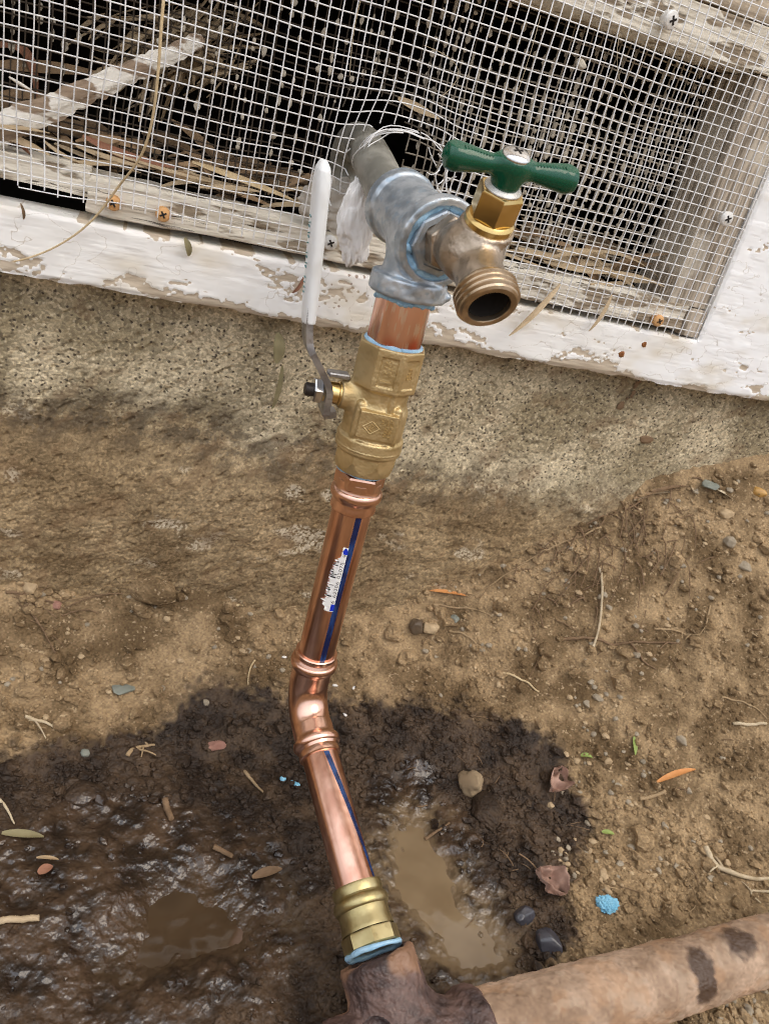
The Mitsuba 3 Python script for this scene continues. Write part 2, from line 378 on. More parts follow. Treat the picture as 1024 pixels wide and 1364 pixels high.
def stile_col(p, n, uv):
    g = fbm(p.x * 700, p.y * 700, p.z * 30, octaves=3); b = fbm(p.x * 60, p.y * 60, p.z * 30 + 3, octaves=3)
    c = mix((.20, .165, .125), (.56, .49, .40), smoothstep(.25, .75, g))
    return mix(c, (.60, .55, .46), .6 * smoothstep(.52, .66, b))
scene['m_stile'] = twos({'type': 'bumpmap', 'scale': 1.0, 't': proc(lambda p, n, uv: .0011 * fbm(p.x * 700, p.y * 700, p.z * 30, octaves=3), 4e-4), 'b': pr(proc(stile_col), .85, spec=.2)})

def metal(lo, hi, s, rough, metallic=1.0, spots=None, amt=0.5, rvar=.15):
    def col(p, n, uv):
        a = fbm(p.x * s, p.y * s, p.z * s, octaves=4)
        c = mix(lo, hi, smoothstep(.3, .7, a))
        if spots: c = mix(c, spots, amt * smoothstep(.58, .72, fbm(p.x * s * 2.3 + 9, p.y * s * 2.3, p.z * s * 2.3, octaves=3)))
        return c
    def ro(p, n, uv): return rough + rvar * (fbm(p.x * s * 1.7, p.y * s * 1.7 + 4, p.z * s * 1.7, octaves=3) - .5)
    return pr(proc(col), proc(ro), metallic, .5)
def cast(b, sc=.00022, f=900): return {'type': 'bumpmap', 'scale': 1.0, 't': proc(lambda p, n, uv: sc * noise(p.x * f, p.y * f, p.z * f) + sc * noise(p.x * f * .37, p.y * f * .37, p.z * f * .37), 3e-4), 'b': b}
scene['m_galv'] = cast(metal((.34, .39, .44), (.60, .645, .69), 150, .40, .7, (.30, .43, .55), .45), .0003, 420)
scene['m_galv_dirty'] = cast(metal((.22, .215, .185), (.40, .385, .335), 90, .5, .5, (.22, .20, .16), .4), .0002, 500)
scene['m_valve_brass'] = cast(metal((.53, .39, .185), (.68, .52, .275), 90, .44, .8, (.40, .28, .13), .3), .00016, 1100)
scene['m_brass'] = metal((.66, .46, .17), (.76, .56, .25), 80, .22, 1.0)
scene['m_bronze'] = cast(metal((.34, .27, .20), (.52, .43, .34), 110, .38, .85, (.22, .17, .12), .5), .0002, 1000)
scene['m_thread_brass'] = metal((.43, .325, .21), (.62, .49, .35), 110, .28, .95, (.33, .24, .17), .4)
scene['m_old_brass'] = metal((.42, .34, .16), (.56, .47, .25), 100, .33, .95, (.30, .24, .12), .4)
def copper_col(p, n, uv):
    a = fbm(p.x * 160, p.y * 160, p.z * 22, octaves=3); b = fbm(p.x * 45, p.y * 45, p.z * 45, octaves=3)
    c = mix((.68, .365, .26), (.86, .54, .415), smoothstep(.3, .7, a))
    return mix(c, (.62, .31, .225), .45 * smoothstep(.5, .75, b))
scene['m_copper'] = pr(proc(copper_col), proc(lambda p, n, uv: .20 + .14 * (fbm(p.x * 90, p.y * 90, p.z * 40, octaves=3) - .5)), 1.0, .5)
scene['m_copper_bright'] = pr(proc(lambda p, n, uv: mix((.74, .40, .28), (.93, .62, .49), fbm(p.x * 200, p.y * 200, p.z * 120, octaves=3))), .20, 1.0, .5)
def stub_col(p, n, uv):
    st = fbm(p.x * 520, p.y * 520, p.z * 70, octaves=3); k = noise(p.x * 130 + 3, p.y * 130, p.z * 40)
    c = mix((.84, .50, .37), (.62, .15, .085), smoothstep(.48, .7, k))  # red patches stand for reflections, painted into the copper colour
    return mix(c, (.86, .74, .66), .6 * smoothstep(.56, .62, st))  # pale streaks are highlights painted into the base colour
scene['m_stub'] = pr(proc(stub_col), .25, 1.0, .5)
scene['m_dope'] = pr(proc(lambda p, n, uv: mix((.15, .34, .56), (.42, .62, .74), fbm(p.x * 260, p.y * 260, p.z * 260, octaves=3))), .38, spec=.45)
scene['m_green'] = pr((.001, .072, .036), .15, spec=.55)
scene['m_grip'] = pr(proc(lambda p, n, uv: mix((.74, .76, .77), (.62, .62, .60), smoothstep(.55, .8, fbm(p.x * 120, p.y * 120, p.z * 60, octaves=3)))), .38, spec=.45)
scene['m_steel'] = metal((.30, .30, .315), (.50, .50, .515), 150, .34, .95, (.22, .19, .17), .4)
scene['m_zinc'] = metal((.60, .60, .60), (.80, .80, .80), 150, .2, 1.0)
scene['m_iron_black'] = pr((.035, .028, .025), .45, .4)
scene['m_teal_print'] = pr((.10, .24, .25), .5)
scene['m_wire'] = twos(pr(proc(lambda p, n, uv: mix((.62, .625, .63), (.88, .88, .88), fbm(p.x * 130, p.y * 130, p.z * 130, octaves=3))), .40, .12, .5))
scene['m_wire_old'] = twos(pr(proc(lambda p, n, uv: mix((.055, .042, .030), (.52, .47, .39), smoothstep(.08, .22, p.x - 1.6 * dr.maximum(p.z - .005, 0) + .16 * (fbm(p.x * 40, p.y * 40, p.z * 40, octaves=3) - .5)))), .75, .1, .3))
scene['m_glob'] = twos(pr(proc(lambda p, n, uv: mix((.36, .32, .25), (.60, .55, .46), noise(p.x * 200, p.y * 200, p.z * 200))), .9, spec=.2))
scene['m_screw_rust'] = pr(proc(lambda p, n, uv: mix((.55, .26, .09), (.72, .46, .22), fbm(p.x * 500, p.y * 500, p.z * 500, octaves=2))), .6, .3)
scene['m_screw_pale'] = pr(proc(lambda p, n, uv: mix((.55, .54, .51), (.84, .83, .80), fbm(p.x * 500, p.y * 500, p.z * 500, octaves=2))), .5, .3)
scene['m_dark'] = pr((.02, .017, .015), .8, spec=.2)
scene['m_rust_spot'] = pr(proc(lambda p, n, uv: mix((.10, .035, .015), (.36, .15, .05), fbm(p.x * 400, p.y * 400, p.z * 400, octaves=3))), .85, spec=.2)

def rust_pipe_col(p, n, uv):
    a = fbm(p.x * 55, p.y * 55, p.z * 55, octaves=4); g = noise(p.x * 600, p.y * 600, p.z * 600)
    c = mix((.27, .182, .122), (.45, .325, .235), smoothstep(.3, .7, a)) * (.8 + .35 * g)
    c = mix(c, (.42, .235, .12), .30 * smoothstep(.52, .66, fbm(p.x * 80 + 4, p.y * 80, p.z * 80, octaves=3)))
    c = mix(c, (.48, .38, .29), .35 * smoothstep(.55, .7, fbm(p.x * 130 + 9, p.y * 130, p.z * 130, octaves=3)))
    return c
def tee_rust_col(p, n, uv):
    a = fbm(p.x * 70, p.y * 70, p.z * 70, octaves=4); g = noise(p.x * 600, p.y * 600, p.z * 600)
    c = mix((.030, .020, .020), (.125, .078, .066), smoothstep(.3, .65, a)) * (.75 + .5 * g)
    return mix(c, (.34, .19, .11), .6 * smoothstep(.60, .70, fbm(p.x * 45 + 8, p.y * 45, p.z * 45, octaves=3)))
def rust_bump(p, n, uv): return .0017 * fbm(p.x * 200, p.y * 200, p.z * 200, octaves=4) + .0005 * noise(p.x * 900, p.y * 900, p.z * 900)
STAINS = [((0.33284, -0.27368, -0.37448), .0105, .019), ((0.36406, -0.25956, -0.36526), .013, .009), ((0.30153, -0.28813, -0.37090), .0075, .006)]
def pipe_wet(p, n, uv):
    q = mi.Float(0)
    jx = .011 * (fbm(p.x * 120, p.y * 120, p.z * 120, octaves=3) - .5)
    jz = .011 * (fbm(p.x * 120 + 31, p.y * 120, p.z * 120, octaves=3) - .5)
    for (sx, sy, sz), rx, rz in STAINS:
        q = dr.maximum(q, 1 - smoothstep(.70, 1.05, dr.sqrt(dr.square((p.x - sx + jx) / rx) + dr.square((p.y - sy + jx) / .018) + dr.square((p.z - sz - jz) / rz))))
    return q
scene['m_rust_pipe'] = twos({'type': 'bumpmap', 'scale': 1.0, 't': proc(rust_bump, 4e-4), 'b': {'type': 'blendbsdf', 'weight': proc(pipe_wet), 'a': pr(proc(rust_pipe_col), .85, spec=.2), 'b': pr((.075, .046, .031), .5, spec=.4)}})
scene['m_rust_tee'] = twos({'type': 'bumpmap', 'scale': 1.0, 't': proc(rust_bump, 4e-4), 'b': pr(proc(tee_rust_col), .5, spec=.45)})

def mottled(lo, hi, s=160, rough=.85, spec=.25):
    return twos(pr(proc(lambda p, n, uv: mix(lo, hi, fbm(p.x * s, p.y * s, p.z * s, octaves=4))), rough, spec=spec))
scene['m_straw'] = mottled((.42, .31, .17), (.66, .53, .33), 250)
scene['m_pale_root'] = mottled((.36, .28, .17), (.66, .56, .40), 250)
scene['m_twig'] = mottled((.11, .07, .04), (.26, .17, .10), 250)
scene['m_root'] = mottled((.26, .18, .10), (.44, .32, .19), 250)
scene['m_leaf_brown'] = mottled((.20, .125, .07), (.36, .25, .15), 120)
scene['m_leaf_red'] = mottled((.20, .085, .05), (.33, .17, .11), 150)
scene['m_leaf_tan'] = mottled((.36, .27, .16), (.54, .43, .29), 120)
scene['m_leaf_pink'] = mottled((.36, .22, .17), (.66, .48, .40), 110, .6)
scene['m_leaf_dead'] = mottled((.10, .05, .034), (.56, .37, .29), 120, .6)
scene['m_leaf_orange'] = mottled((.50, .20, .06), (.66, .33, .13), 160, .6)
scene['m_leaf_olive'] = mottled((.16, .14, .07), (.30, .26, .15), 160, .7)
scene['m_leaf_green'] = mottled((.17, .25, .06), (.33, .40, .13), 160, .6)
scene['m_stone_grey'] = mottled((.235, .195, .140), (.38, .325, .245), 180)
scene['m_stone_tan'] = mottled((.30, .21, .12), (.52, .40, .25), 180)
scene['m_stone_broken'] = mottled((.085, .058, .033), (.38, .285, .18), 75)
scene['m_stone_dark'] = mottled((.035, .028, .025), (.20, .14, .085), 110, .5, .4)
scene['m_stone_blue'] = mottled((.15, .165, .14), (.26, .27, .23), 180)
scene['m_stone_red'] = mottled((.24, .12, .09), (.40, .22, .17), 180)
scene['m_stone_wet'] = mottled((.022, .022, .028), (.07, .07, .085), 180, .22, .6)
scene['m_seed'] = mottled((.38, .20, .05), (.58, .36, .12), 120, .4, .5)
scene['m_paper'] = mottled((.70, .69, .67), (.84, .83, .82), 60, .9)
scene['m_paper_dirty'] = mottled((.34, .31, .26), (.60, .56, .50), 80, .9)
scene['m_blue_foam'] = mottled((.10, .34, .52), (.30, .58, .74), 300, .6)
scene['m_white_bit'] = pr((.72, .70, .66), .7)
scene['m_sticker'] = pr((.80, .80, .78), .45)
scene['m_ink'] = pr((.025, .025, .03), .5)
scene['m_blue_ink'] = pr(proc(lambda p, n, uv: mix((.004, .010, .055), (.012, .045, .16), smoothstep(.4, .7, fbm(p.x * 300, p.y * 300, p.z * 90, octaves=3)))), .3, spec=.5)
scene['m_blue_bright'] = pr((.01, .04, .55), .4)
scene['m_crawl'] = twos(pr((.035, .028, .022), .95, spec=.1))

for _k in [k for k in scene if k.startswith('m_')]:
    if scene[_k]['type'] != 'twosided': scene[_k] = twos(scene[_k])

# ------------------------------------------------------------------ setting: ground, foundation, house wall, crawl space
xs = np.r_[-30, -12, -5, -2.5, -1.2, -.7, -.45, -.30, -.22, -.17, np.arange(-.14, .620, .00105), .64, .67, .72, .8, 1.0, 1.4, 2.2, 4, 8, 15, 30]
ys = np.r_[-40, -18, -8, -4, -2.2, -1.4, -1.0, -.8, -.66, -.58, -.52, -.47, -.43, -.40, -.38, -.36, -.345, np.arange(-.335, .0285, .00105), .035, .06]
gm = grid(xs, ys, lambda X, Y: np.stack([X, Y, np.where(Y > .035, -.5, 0) + ground_z(X, Y)], -1))
add('ground', gm, 'm_soil', True, kind='structure')

for cx, cy, rx, ry, zw in WATER:
    a = np.linspace(0, 2 * np.pi, 41)[:-1]
    rr = np.linspace(0, 1, 9)[1:]
    pts = [(cx, cy, zw)] + [(cx + r * rx * math.cos(t), cy + r * ry * math.sin(t), zw) for r in rr for t in a]
    f = [(0, 1 + i, 1 + (i + 1) % 40) for i in range(40)]
    for k in range(len(rr) - 1):
        for i in range(40):
            p0, p1 = 1 + k * 40 + i, 1 + k * 40 + (i + 1) % 40
            f += [(p0, p0 + 40, p1 + 40), (p0, p1 + 40, p1)]
    add('muddy_puddle', (np.array(pts), np.array(f)), 'm_water', True, kind='structure', label='shallow puddle of brown muddy water')

def wall_pt(X, Z):
    lo = np_ss(-.20, -.25, Z); A, B = X * .83 + Z * .56, Z * .83 - X * .56
    y = .020 - .010 * lo + (np_fbm(X * 14, 3.0, Z * 14, 4) - .5) * .010 * (0.35 + lo) + (np_fbm(A * 100, 5.0, B * 100, 3) - .5) * .0034 * (.30 + lo)
    y = y + (np_noise(A * 330, 1.0, B * 330) - .5) * .0007
    pit = np_noise(A * 240 + 3, 7.0, B * 240); y = y + .0016 * np_ss(.80, .88, pit)
    return np.stack([X, y, Z], -1)
fx = np.r_[-6, -3, -1, -.4, -.2, np.arange(-.13, .62, .0011), .7, .9, 1.5, 3, 6]
fz = np.r_[-.9, -.5, np.arange(-.38, -.113, .0011)]
fw = thing('foundation_wall', 'rough speckled concrete foundation wall, stained brown along its lower part', 'wall')
add(fw + '__face', grid(fx, fz, wall_pt), 'm_concrete', True)
add(fw + '__core', bevel_box((-6, .036, -.9), (6, .16, -.1135), .002), 'm_concrete')
# the fist-sized hole of a popped aggregate and a dark streak of tar under the board
add(fw + '__hole', lump(.006, 5, 2, .3, (1.15, .25, .7))[0] + V(*(0.38773, 0.01950, -0.17167)) if False else ((lump(.0055, 5, 2, .3, (1.2, .22, .7))[0] + V(*(0.38802, 0.01950, -0.17228))), lump(.0055, 5, 2, .3)[1]), 'm_twig', True, label='dark oval pit in the upper concrete')
st = [lump(.0028 + .0016 * math.sin(i * 2.1), 40 + i, 1, .4, (1, .12, 1.3)) for i in range(9)]
sp = spline([(0.36178, 0.01950, -0.12748), (0.35741, 0.01950, -0.14011), (0.35349, 0.01950, -0.15102)], 9)
add(fw + '__stain', join([(v * (.55 + .3 * math.sin(i * 3)) + sp[i] + V(.0016 * math.sin(i * 5), 0, 0), f) for i, (v, f) in enumerate(st)]), 'm_twig', True, label='dark tarry streak below the white board')

def board(x0, x1, z0, z1, y1=.026, res=.0010, y_off=0.0):
    """painted board: displaced front with turned edges"""
    ux = np.r_[x0, np.arange(max(x0, -.13), min(x1, .60), res)[1:], x1] if x1 - x0 > 2 else np.r_[np.arange(x0, x1, res), x1]
    uz = np.r_[np.arange(z0, min(z1, .16), res), np.linspace(min(z1, .16), z1, 2)] if z1 > .2 else np.r_[np.arange(z0, z1, res), z1]
    def fn(X, Z):
        k = np_peel(X, Z)
        y = y_off - .0010 + .00045 * k + .0003 * (np_fbm(X * 60, 2.0, Z * 90, 3) - .5) + .0008 * (np_fbm(X * 25, 3.0, Z * 12, 2) - .5) - .0002 * (1 - k) * np_ss(.55, .75, np_noise(X * 75, 8.0, Z * 130))
        ex = np.minimum(np.where(Z > -.0865, X - x0, 1), Z - z0) if x0 > 0 else np.minimum(Z - z0, z1 - Z)
        return np.stack([X + 0 * Z, y + .0012 * (1 - np_ss(0, .0022, ex)), Z + np.where(Z == z0, (np_fbm(X * 90, 4.0, 0 * Z, 4) - .55) * .0030, 0)], -1)
    v, f = grid(ux, uz, fn); m, n = len(uz), len(ux)
    rim = [i * m for i in range(n)] + [(n - 1) * m + j for j in range(1, m)] + [i * m + m - 1 for i in range(n - 2, -1, -1)] + [j for j in range(m - 2, 0, -1)]
    a = v[rim].copy(); b = a.copy(); b[:, 1] = y1; o = len(v); k = len(rim)
    i = np.arange(k); j = (i + 1) % k
    f = np.vstack([f, np.stack([o + i, o + k + i, o + k + j], 1), np.stack([o + i, o + k + j, o + j], 1)])
    return np.vstack([v, a, b]), f
hw = thing('house_wall', 'white painted house wall of boards with cracked and peeling paint around the vent', 'wall')
add(hw + '__trim_board', board(-6, .3790, -.121, -.0865), 'm_paint', True, label='horizontal white board under the vent, paint flaking off its lower edge')
add(hw + '__siding_panel', board(.3790, 6, -.121, 2.3), 'm_paint', True)
add(hw + '__siding_panel', board(-6, .3788, .098, 2.3), 'm_paint', True)
for (c, r) in (((0.32293, -0.00120, -0.10551), .0022), ((0.33742, -0.00120, -0.09613), .0019)):
    v, f = lump(r, 9, 2, .35, (1, .35, 1.25)); add(hw + '__nail_head', (v + V(*c), f), 'm_rust_spot', True, label='rusted nail head bleeding through the white paint')
add(hw + '__eave', bevel_box((-6, -.35, 2.3), (6, .4, 2.36), .004), 'm_paint')

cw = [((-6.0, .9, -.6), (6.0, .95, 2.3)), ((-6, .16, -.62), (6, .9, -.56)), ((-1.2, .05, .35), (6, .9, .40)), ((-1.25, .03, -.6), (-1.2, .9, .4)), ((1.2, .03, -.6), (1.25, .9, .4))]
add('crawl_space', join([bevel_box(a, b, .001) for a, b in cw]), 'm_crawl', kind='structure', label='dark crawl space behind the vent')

# vent frame
vfm = thing('vent_frame', 'weathered timber vent frame with flaking cream paint holding the wire screen', 'frame')
def strip(lo, hi, seed, amp=.0012, skip=None, res=.0016):
    """rough-sawn stick: a subdivided box with worn faces"""
    ns = [max(2, int((hi[k] - lo[k]) / res)) for k in range(3)]
    m = trimesh.creation.box(extents=(1, 1, 1))
    parts = []
    lo, hi = np.asarray(lo, float), np.asarray(hi, float)
    for k in range(3):
        a, b = (k + 1) % 3, (k + 2) % 3
        for s in (0, 1):
            def fn(U, W2, k=k, a=a, b=b, s=s):
                P = np.zeros((*U.shape, 3)); P[..., a] = lo[a] + (hi[a] - lo[a]) * U; P[..., b] = lo[b] + (hi[b] - lo[b]) * W2; P[..., k] = hi[k] if s else lo[k]
                return P
            v, f = grid(np.linspace(0, 1, ns[a] + 1), np.linspace(0, 1, ns[b] + 1), fn)
            parts.append((v, f if s else f[:, ::-1]))
    v, f = join(parts)
    m = trimesh.Trimesh(v, f, process=False); m.merge_vertices(); v, f = np.array(m.vertices), np.array(m.faces)
    long = int(np.argmax(hi - lo)); sc = np.full(3, 150.0); sc[long] = 35
    d = np.stack([meshkit.fbm(v * sc, 3, seed + q) - .5 for q in range(3)], 1); d[:, long] *= .5
    return v + d * 2 * amp, f
add(vfm + '__sill', strip((-.026, .001, -.0822), (.362, .040, -.0655), 3, .0024), 'm_strip', 40, label='bottom strip of the frame, its cream paint flaking over bare wood')
add(vfm + '__sill_end', strip((-.30, .012, -.0760), (-.0262, .043, -.0625), 8, .0020), 'm_strip', 40, label='rotted left end of the bottom strip, standing back under the torn wire edge')
add(vfm + '__stile', strip((.3455, .0035, -.0655), (.3780, .046, .0735), 5, .0008), 'm_stile', 40, label='grey bare timber upright at the right side of the vent')
add(vfm + '__stile_foot', strip((.3635, .0000, -.0850), (.3775, .040, -.0662), 6, .0007), 'm_stile', 40)
add(vfm + '__top_rail', strip((-.4, -.0005, .0742), (.3770, .046, .0965), 7, .0010), 'm_strip', 40, label='top rail of the frame with chipped cream paint')
def screw(o, mat, r=.0042, lab=None, tilt=(0, -1, 0.0), base=None):
    o = V(*o); w = unit(tilt); u, v, _ = frame(w)
    prof = [(r * .9, -.0045), (r * .98, -.0008), (r, .0), (r * .86, .0009), (r * .5, .0014), (0.0001, .0016)]
    k = add((base or vfm) + '__screw', lathe(prof, o, w, 24), mat, 35, **({'label': lab} if lab else {}))
    cr = []
    for a in (0.5, 0.5 + math.pi / 2):
        d = math.cos(a) * u + math.sin(a) * v; e = np.cross(w, d)
        b, f = vf(trimesh.creation.box(extents=(r * .95, r * .22, .0009)))
        cr.append((o + w * .0014 + b[:, :1] * d + b[:, 1:2] * e + b[:, 2:] * w, f))
    add(k + '__cross_slot', join(cr), 'm_dark')
screw((-0.01276, -0.00350, -0.07403), 'm_screw_rust', .0040, 'left one of the two orange rusted screws in the bottom strip')
screw((0.01259, -0.00350, -0.07460), 'm_screw_rust', .0040, 'right one of the two orange rusted screws in the bottom strip')
screw((0.10549, -0.00450, -0.07133), 'm_screw_pale', .0042, 'pale screw in the bottom strip, right of the white lever')
screw((0.33894, -0.00400, -0.07794), 'm_screw_rust', .0040, 'cream and rust coloured screw in the bottom right corner')
screw((0.35844, -0.00450, -0.00663), 'm_screw_pale', .0046, 'pale screw in the right upright')
screw((0.26880, -0.00750, 0.08249), 'm_screw_pale', .0050, 'white screw proud of the top rail', (.25, -1, -.1))

# ------------------------------------------------------------------ wire screens
PITCH = .00635
HOLE = V(.1330, -.0215)
def bulge(x, z):
    return -.0035 - .012 * np_ss(.37, .10, x) * np_ss(-.080, .01, z) * (1 - .5 * np_ss(.05, .1, z)) - .006 * np_ss(.05, -.06, x) * np_ss(-.05, -.09, z)
def cut(x, z):
    """where the front screen has been snipped away for the pipe"""
    h = np.hypot((x - HOLE[0]) / .0235, (z - HOLE[1]) / .0145) < 1
    slit = (np.abs(x - .130) < .019 + .008 * (z < -.045)) & (z < HOLE[1])
    return h | slit
def warp(x, z):
    dx = (meshkit.noise(np.stack([x * 25, z * 25, x * 0], -1), 31) - .5) * .0030
    dz = (meshkit.noise(np.stack([x * 25, z * 25, x * 0], -1), 32) - .5) * .0030
    d = np.stack([x + dx - HOLE[0], z + dz - HOLE[1]], -1); r = np.linalg.norm(d, axis=-1) + 1e-9
    push = .0045 * np.exp(-((r - .022) / .012) ** 2)        # wires shoved aside by the pipe
    return x + dx + push * d[..., 0] / r, z + dz + push * d[..., 1] / r
def wires(x0, x1, z0, z1, ybase, rad, is_cut, ragged, seed, phase=(0, 0)):
    out, r = [], random.Random(seed)
    nx, nz = int((x1 - x0) / PITCH), int((z1 - z0) / PITCH)
    def run(ps, off, end_bend):
        seg = []
        for p in ps:
            c = is_cut(p[0], p[1])
            if not c: seg.append(p)
            if (c or p is ps[-1]) and seg:
                if len(seg) > 2:
                    a = np.array(seg); X, Z = warp(a[:, 0], a[:, 1])
                    Y = ybase(a[:, 0], a[:, 1]) + off
                    P = np.stack([X, Y, Z], 1)
                    if c and end_bend:          # snipped ends curl towards the pipe
                        k = r.uniform(-.006, .003); P[-1] += (r.uniform(-.003, .003), k, r.uniform(-.003, .003))
                    out.append(tube(P, rad, 6))
                seg = []
    for i in range(nx + 1):
        x = x0 + i * PITCH + phase[0]
        zb = z0 + ragged * r.uniform(-1, .4) - (.003 if ragged else 0)
        ps = [(x, z) for z in np.arange(zb, z1 + .002, PITCH / 3)]
        run(ps, 0, True)
    for k in range(nz + 1):
        z = z0 + k * PITCH + phase[1]
        ps = [(x, z) for x in np.arange(x0 - .002, x1 + ragged * r.uniform(-.5, 1) + .002, PITCH / 3)]
        run(ps, .0007, True)
    return out
ws = thing('wire_screen', 'silvery square wire screen over the vent, bulging and cut open around the pipe', 'wire screen')
def cut_bottom(x, z): return cut(x, z) or z < np.interp(x, [-.1, .02, .10, .37], [-.0715, -.0785, -.0815, -.0865])
w = wires(-.135, .3735, -.0865, .107, bulge, .00036, cut_bottom, .0012, 5)
k = add(ws + '__wire_grid', join(w), 'm_wire', True, kind='stuff', label='welded grid of thin silvery wires')
# twisted strands gathered along the cut edge on the left of the hole and over its top
br = []
for i in range(9):
    a0, a1 = sorted((rnd.uniform(1.35, 2.2), rnd.uniform(2.7, 4.3)))
    if i > 6: a0, a1 = rnd.uniform(.3, 1.2), rnd.uniform(1.3, 1.9)
    tt = np.linspace(a0, a1, 14); rr = .0240 + rnd.uniform(-.0025, .0045) + .0012 * np.sin(tt * rnd.uniform(3, 7) + i)
    P = np.stack([HOLE[0] + rr * np.cos(tt), -.028 - .003 * np.sin(tt * 4 + i) + rnd.uniform(-.003, .003) + .012 * np_ss(2.6, 4.2, tt), HOLE[1] + rr * .66 * np.sin(tt)], 1)
    br.append(tube(P, .00033, 5))
for i in range(26):                                # loose cut ends to the right of the hole
    c = V(HOLE[0] + .019 + rnd.uniform(-.003, .010), -.024 + rnd.uniform(-.006, .004), HOLE[1] + rnd.uniform(-.022, .010))
    d = unit(V(rnd.uniform(-1, .4), rnd.uniform(-1, .3), rnd.uniform(-1, 1))) * rnd.uniform(.005, .013)
    br.append(tube(spline([c, c + d * .5 + V(0, 0, rnd.uniform(-.002, .002)), c + d], 7), .00034, 5))
add(ws + '__cut_ends', join(br), 'm_wire', True, kind='stuff', label='frayed and twisted wire ends around the hole for the pipe')

iscr = thing('inner_screen', 'older rusty wire screen behind the front one, clogged with paint drips', 'wire screen')
IY = .041
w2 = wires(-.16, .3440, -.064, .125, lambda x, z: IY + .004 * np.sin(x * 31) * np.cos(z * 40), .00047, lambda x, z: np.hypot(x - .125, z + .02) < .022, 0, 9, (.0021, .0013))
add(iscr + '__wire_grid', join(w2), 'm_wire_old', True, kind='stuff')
gl = []
clus = [(.075, .025, .055, .040, 90), (-.055, .012, .020, .030, 60), (.05, .0, .03, .03, 24), (.155, .045, .022, .045, 170), (.10, -.02, .05, .03, 40), (.255, -.005, .055, .035, 560), (.30, .012, .035, .035, 300), (.22, .03, .05, .03, 130)]
for cx, cz, sx, sz, n in clus:
    for _ in range(n):
        x, z = rnd.gauss(cx, sx), rnd.gauss(cz, sz)
        if not (-.15 < x < .343 and -.063 < z < .12) or math.hypot(x - .125, z + .02) < .028: continue
        i, kz = round((x + .16 - .0021) / PITCH), round((z + .064 - .0013) / PITCH)
        x, z = -.16 + .0021 + i * PITCH, -.064 + .0013 + kz * PITCH
        X, Z = warp(np.array([x]), np.array([z + rnd.uniform(-.0028, .0015)]))
        v, f = lump(rnd.uniform(.0007, .0016), rnd.randrange(999), 1, .4, (rnd.uniform(.8, 1.3), .6, rnd.uniform(1.0, 2.4)))
        gl.append((v + V(X[0], IY - .0006, Z[0]), f))
add(iscr + '__paint_drips', join(gl), 'm_glob', True, kind='stuff', label='beige drips of old paint clogging the wires')

# ------------------------------------------------------------------ litter behind the screens
def blade(pts, w, n=10, curl=.25, twist=0.0, up=(0, -.6, .8), taper=True):
    """thin curved leaf or strip with real thickness"""
    P = spline(pts, n); t = np.gradient(P, axis=0); t /= np.linalg.norm(t, axis=1, keepdims=True)
    s = np.linspace(0, 1, n); wid = w * (np.sin(np.pi * np.clip(s * .93 + .05, 0, 1)) ** .65 if taper else np.ones(n))
    u = np.cross(t, np.broadcast_to(up, t.shape)); u /= np.linalg.norm(u, axis=1, keepdims=True) + 1e-9
    nn = np.cross(u, t); a = twist * s
    u2 = u * np.cos(a)[:, None] + nn * np.sin(a)[:, None]; n2 = np.cross(u2, t)
    cols = np.array([-1, -.5, 0, .5, 1])
    top = P[:, None] + wid[:, None, None] * .5 * (cols[None, :, None] * u2[:, None] + curl * (cols ** 2)[None, :, None] * n2[:, None])
    bot = top - .00022 * n2[:, None]
    m = 5
    i, j = np.meshgrid(np.arange(n - 1), np.arange(m - 1), indexing='ij'); b = (i * m + j).ravel()
    f1 = np.vstack([np.stack([b, b + m, b + m + 1], 1), np.stack([b, b + m + 1, b + 1], 1)]); o = n * m
    f2 = f1[:, ::-1] + o
    e = []
    for j in (0, m - 1):
        k = np.arange(n - 1) * m + j
        q = np.vstack([np.stack([k, k + o, k + m + o], 1), np.stack([k, k + m + o, k + m], 1)])
        e.append(q if j else q[:, ::-1])
    return np.vstack([top.reshape(-1, 3), bot.reshape(-1, 3)]), np.vstack([f1, f2] + e)

def heap(n, box, length, width, dirs, seed, flat=.3):
    r = random.Random(seed); out = []
    for _ in range(n):
        c = V(*[r.uniform(box[k][0], box[k][1]) for k in range(3)]); L = r.uniform(*length)
        a = r.uniform(*dirs); d = V(math.cos(a), r.uniform(-.5, .5), math.sin(a) * flat + r.uniform(-.1, .1)); d = unit(d) * L / 2
        bend = V(r.uniform(-1, 1), r.uniform(-1, 1), r.uniform(-.6, 1)) * L * .10
        out.append(blade([c - d, c + bend, c + d], r.uniform(*width), 7, r.uniform(-.5, .5), r.uniform(-1.5, 1.5)))
    return out
add('leaf_litter', join(heap(48, ((-.14, .35), (.012, .040), (-.0615, -.050)), (.02, .07), (.0015, .005), (-.5, .5), 3) + heap(16, ((.10, .35), (.036, .10), (-.062, -.045)), (.02, .05), (.002, .005), (-.9, .9), 4)),
    'm_leaf_tan', True, kind='stuff', label='dry tan leaf litter lying on the vent sill')
add('leaf_litter', join(heap(170, ((-.14, .34), (.030, .10), (-.062, -.044)), (.012, .05), (.003, .008), (-1.2, 1.2), 13)), 'm_leaf_brown', True, kind='stuff', label='brown leaf litter lying deeper behind the vent screens')
nest = []
rn = random.Random(21)
for _ in range(150):
    c = V(rn.gauss(.012, .018), rn.uniform(.050, .085), rn.gauss(.006, .009)); c[2] += .30 * (c[0] - .018)
    a = rn.gauss(.75, .45); L = rn.uniform(.015, .05); d = V(math.cos(a), rn.uniform(-.3, .3), math.sin(a)) * L / 2
    nest.append(blade([c - d, c + V(rn.uniform(-1, 1), 0, rn.uniform(-1, 1)) * L * .12, c + d], rn.uniform(.0012, .0034), 7, .3, rn.uniform(-2, 2)))
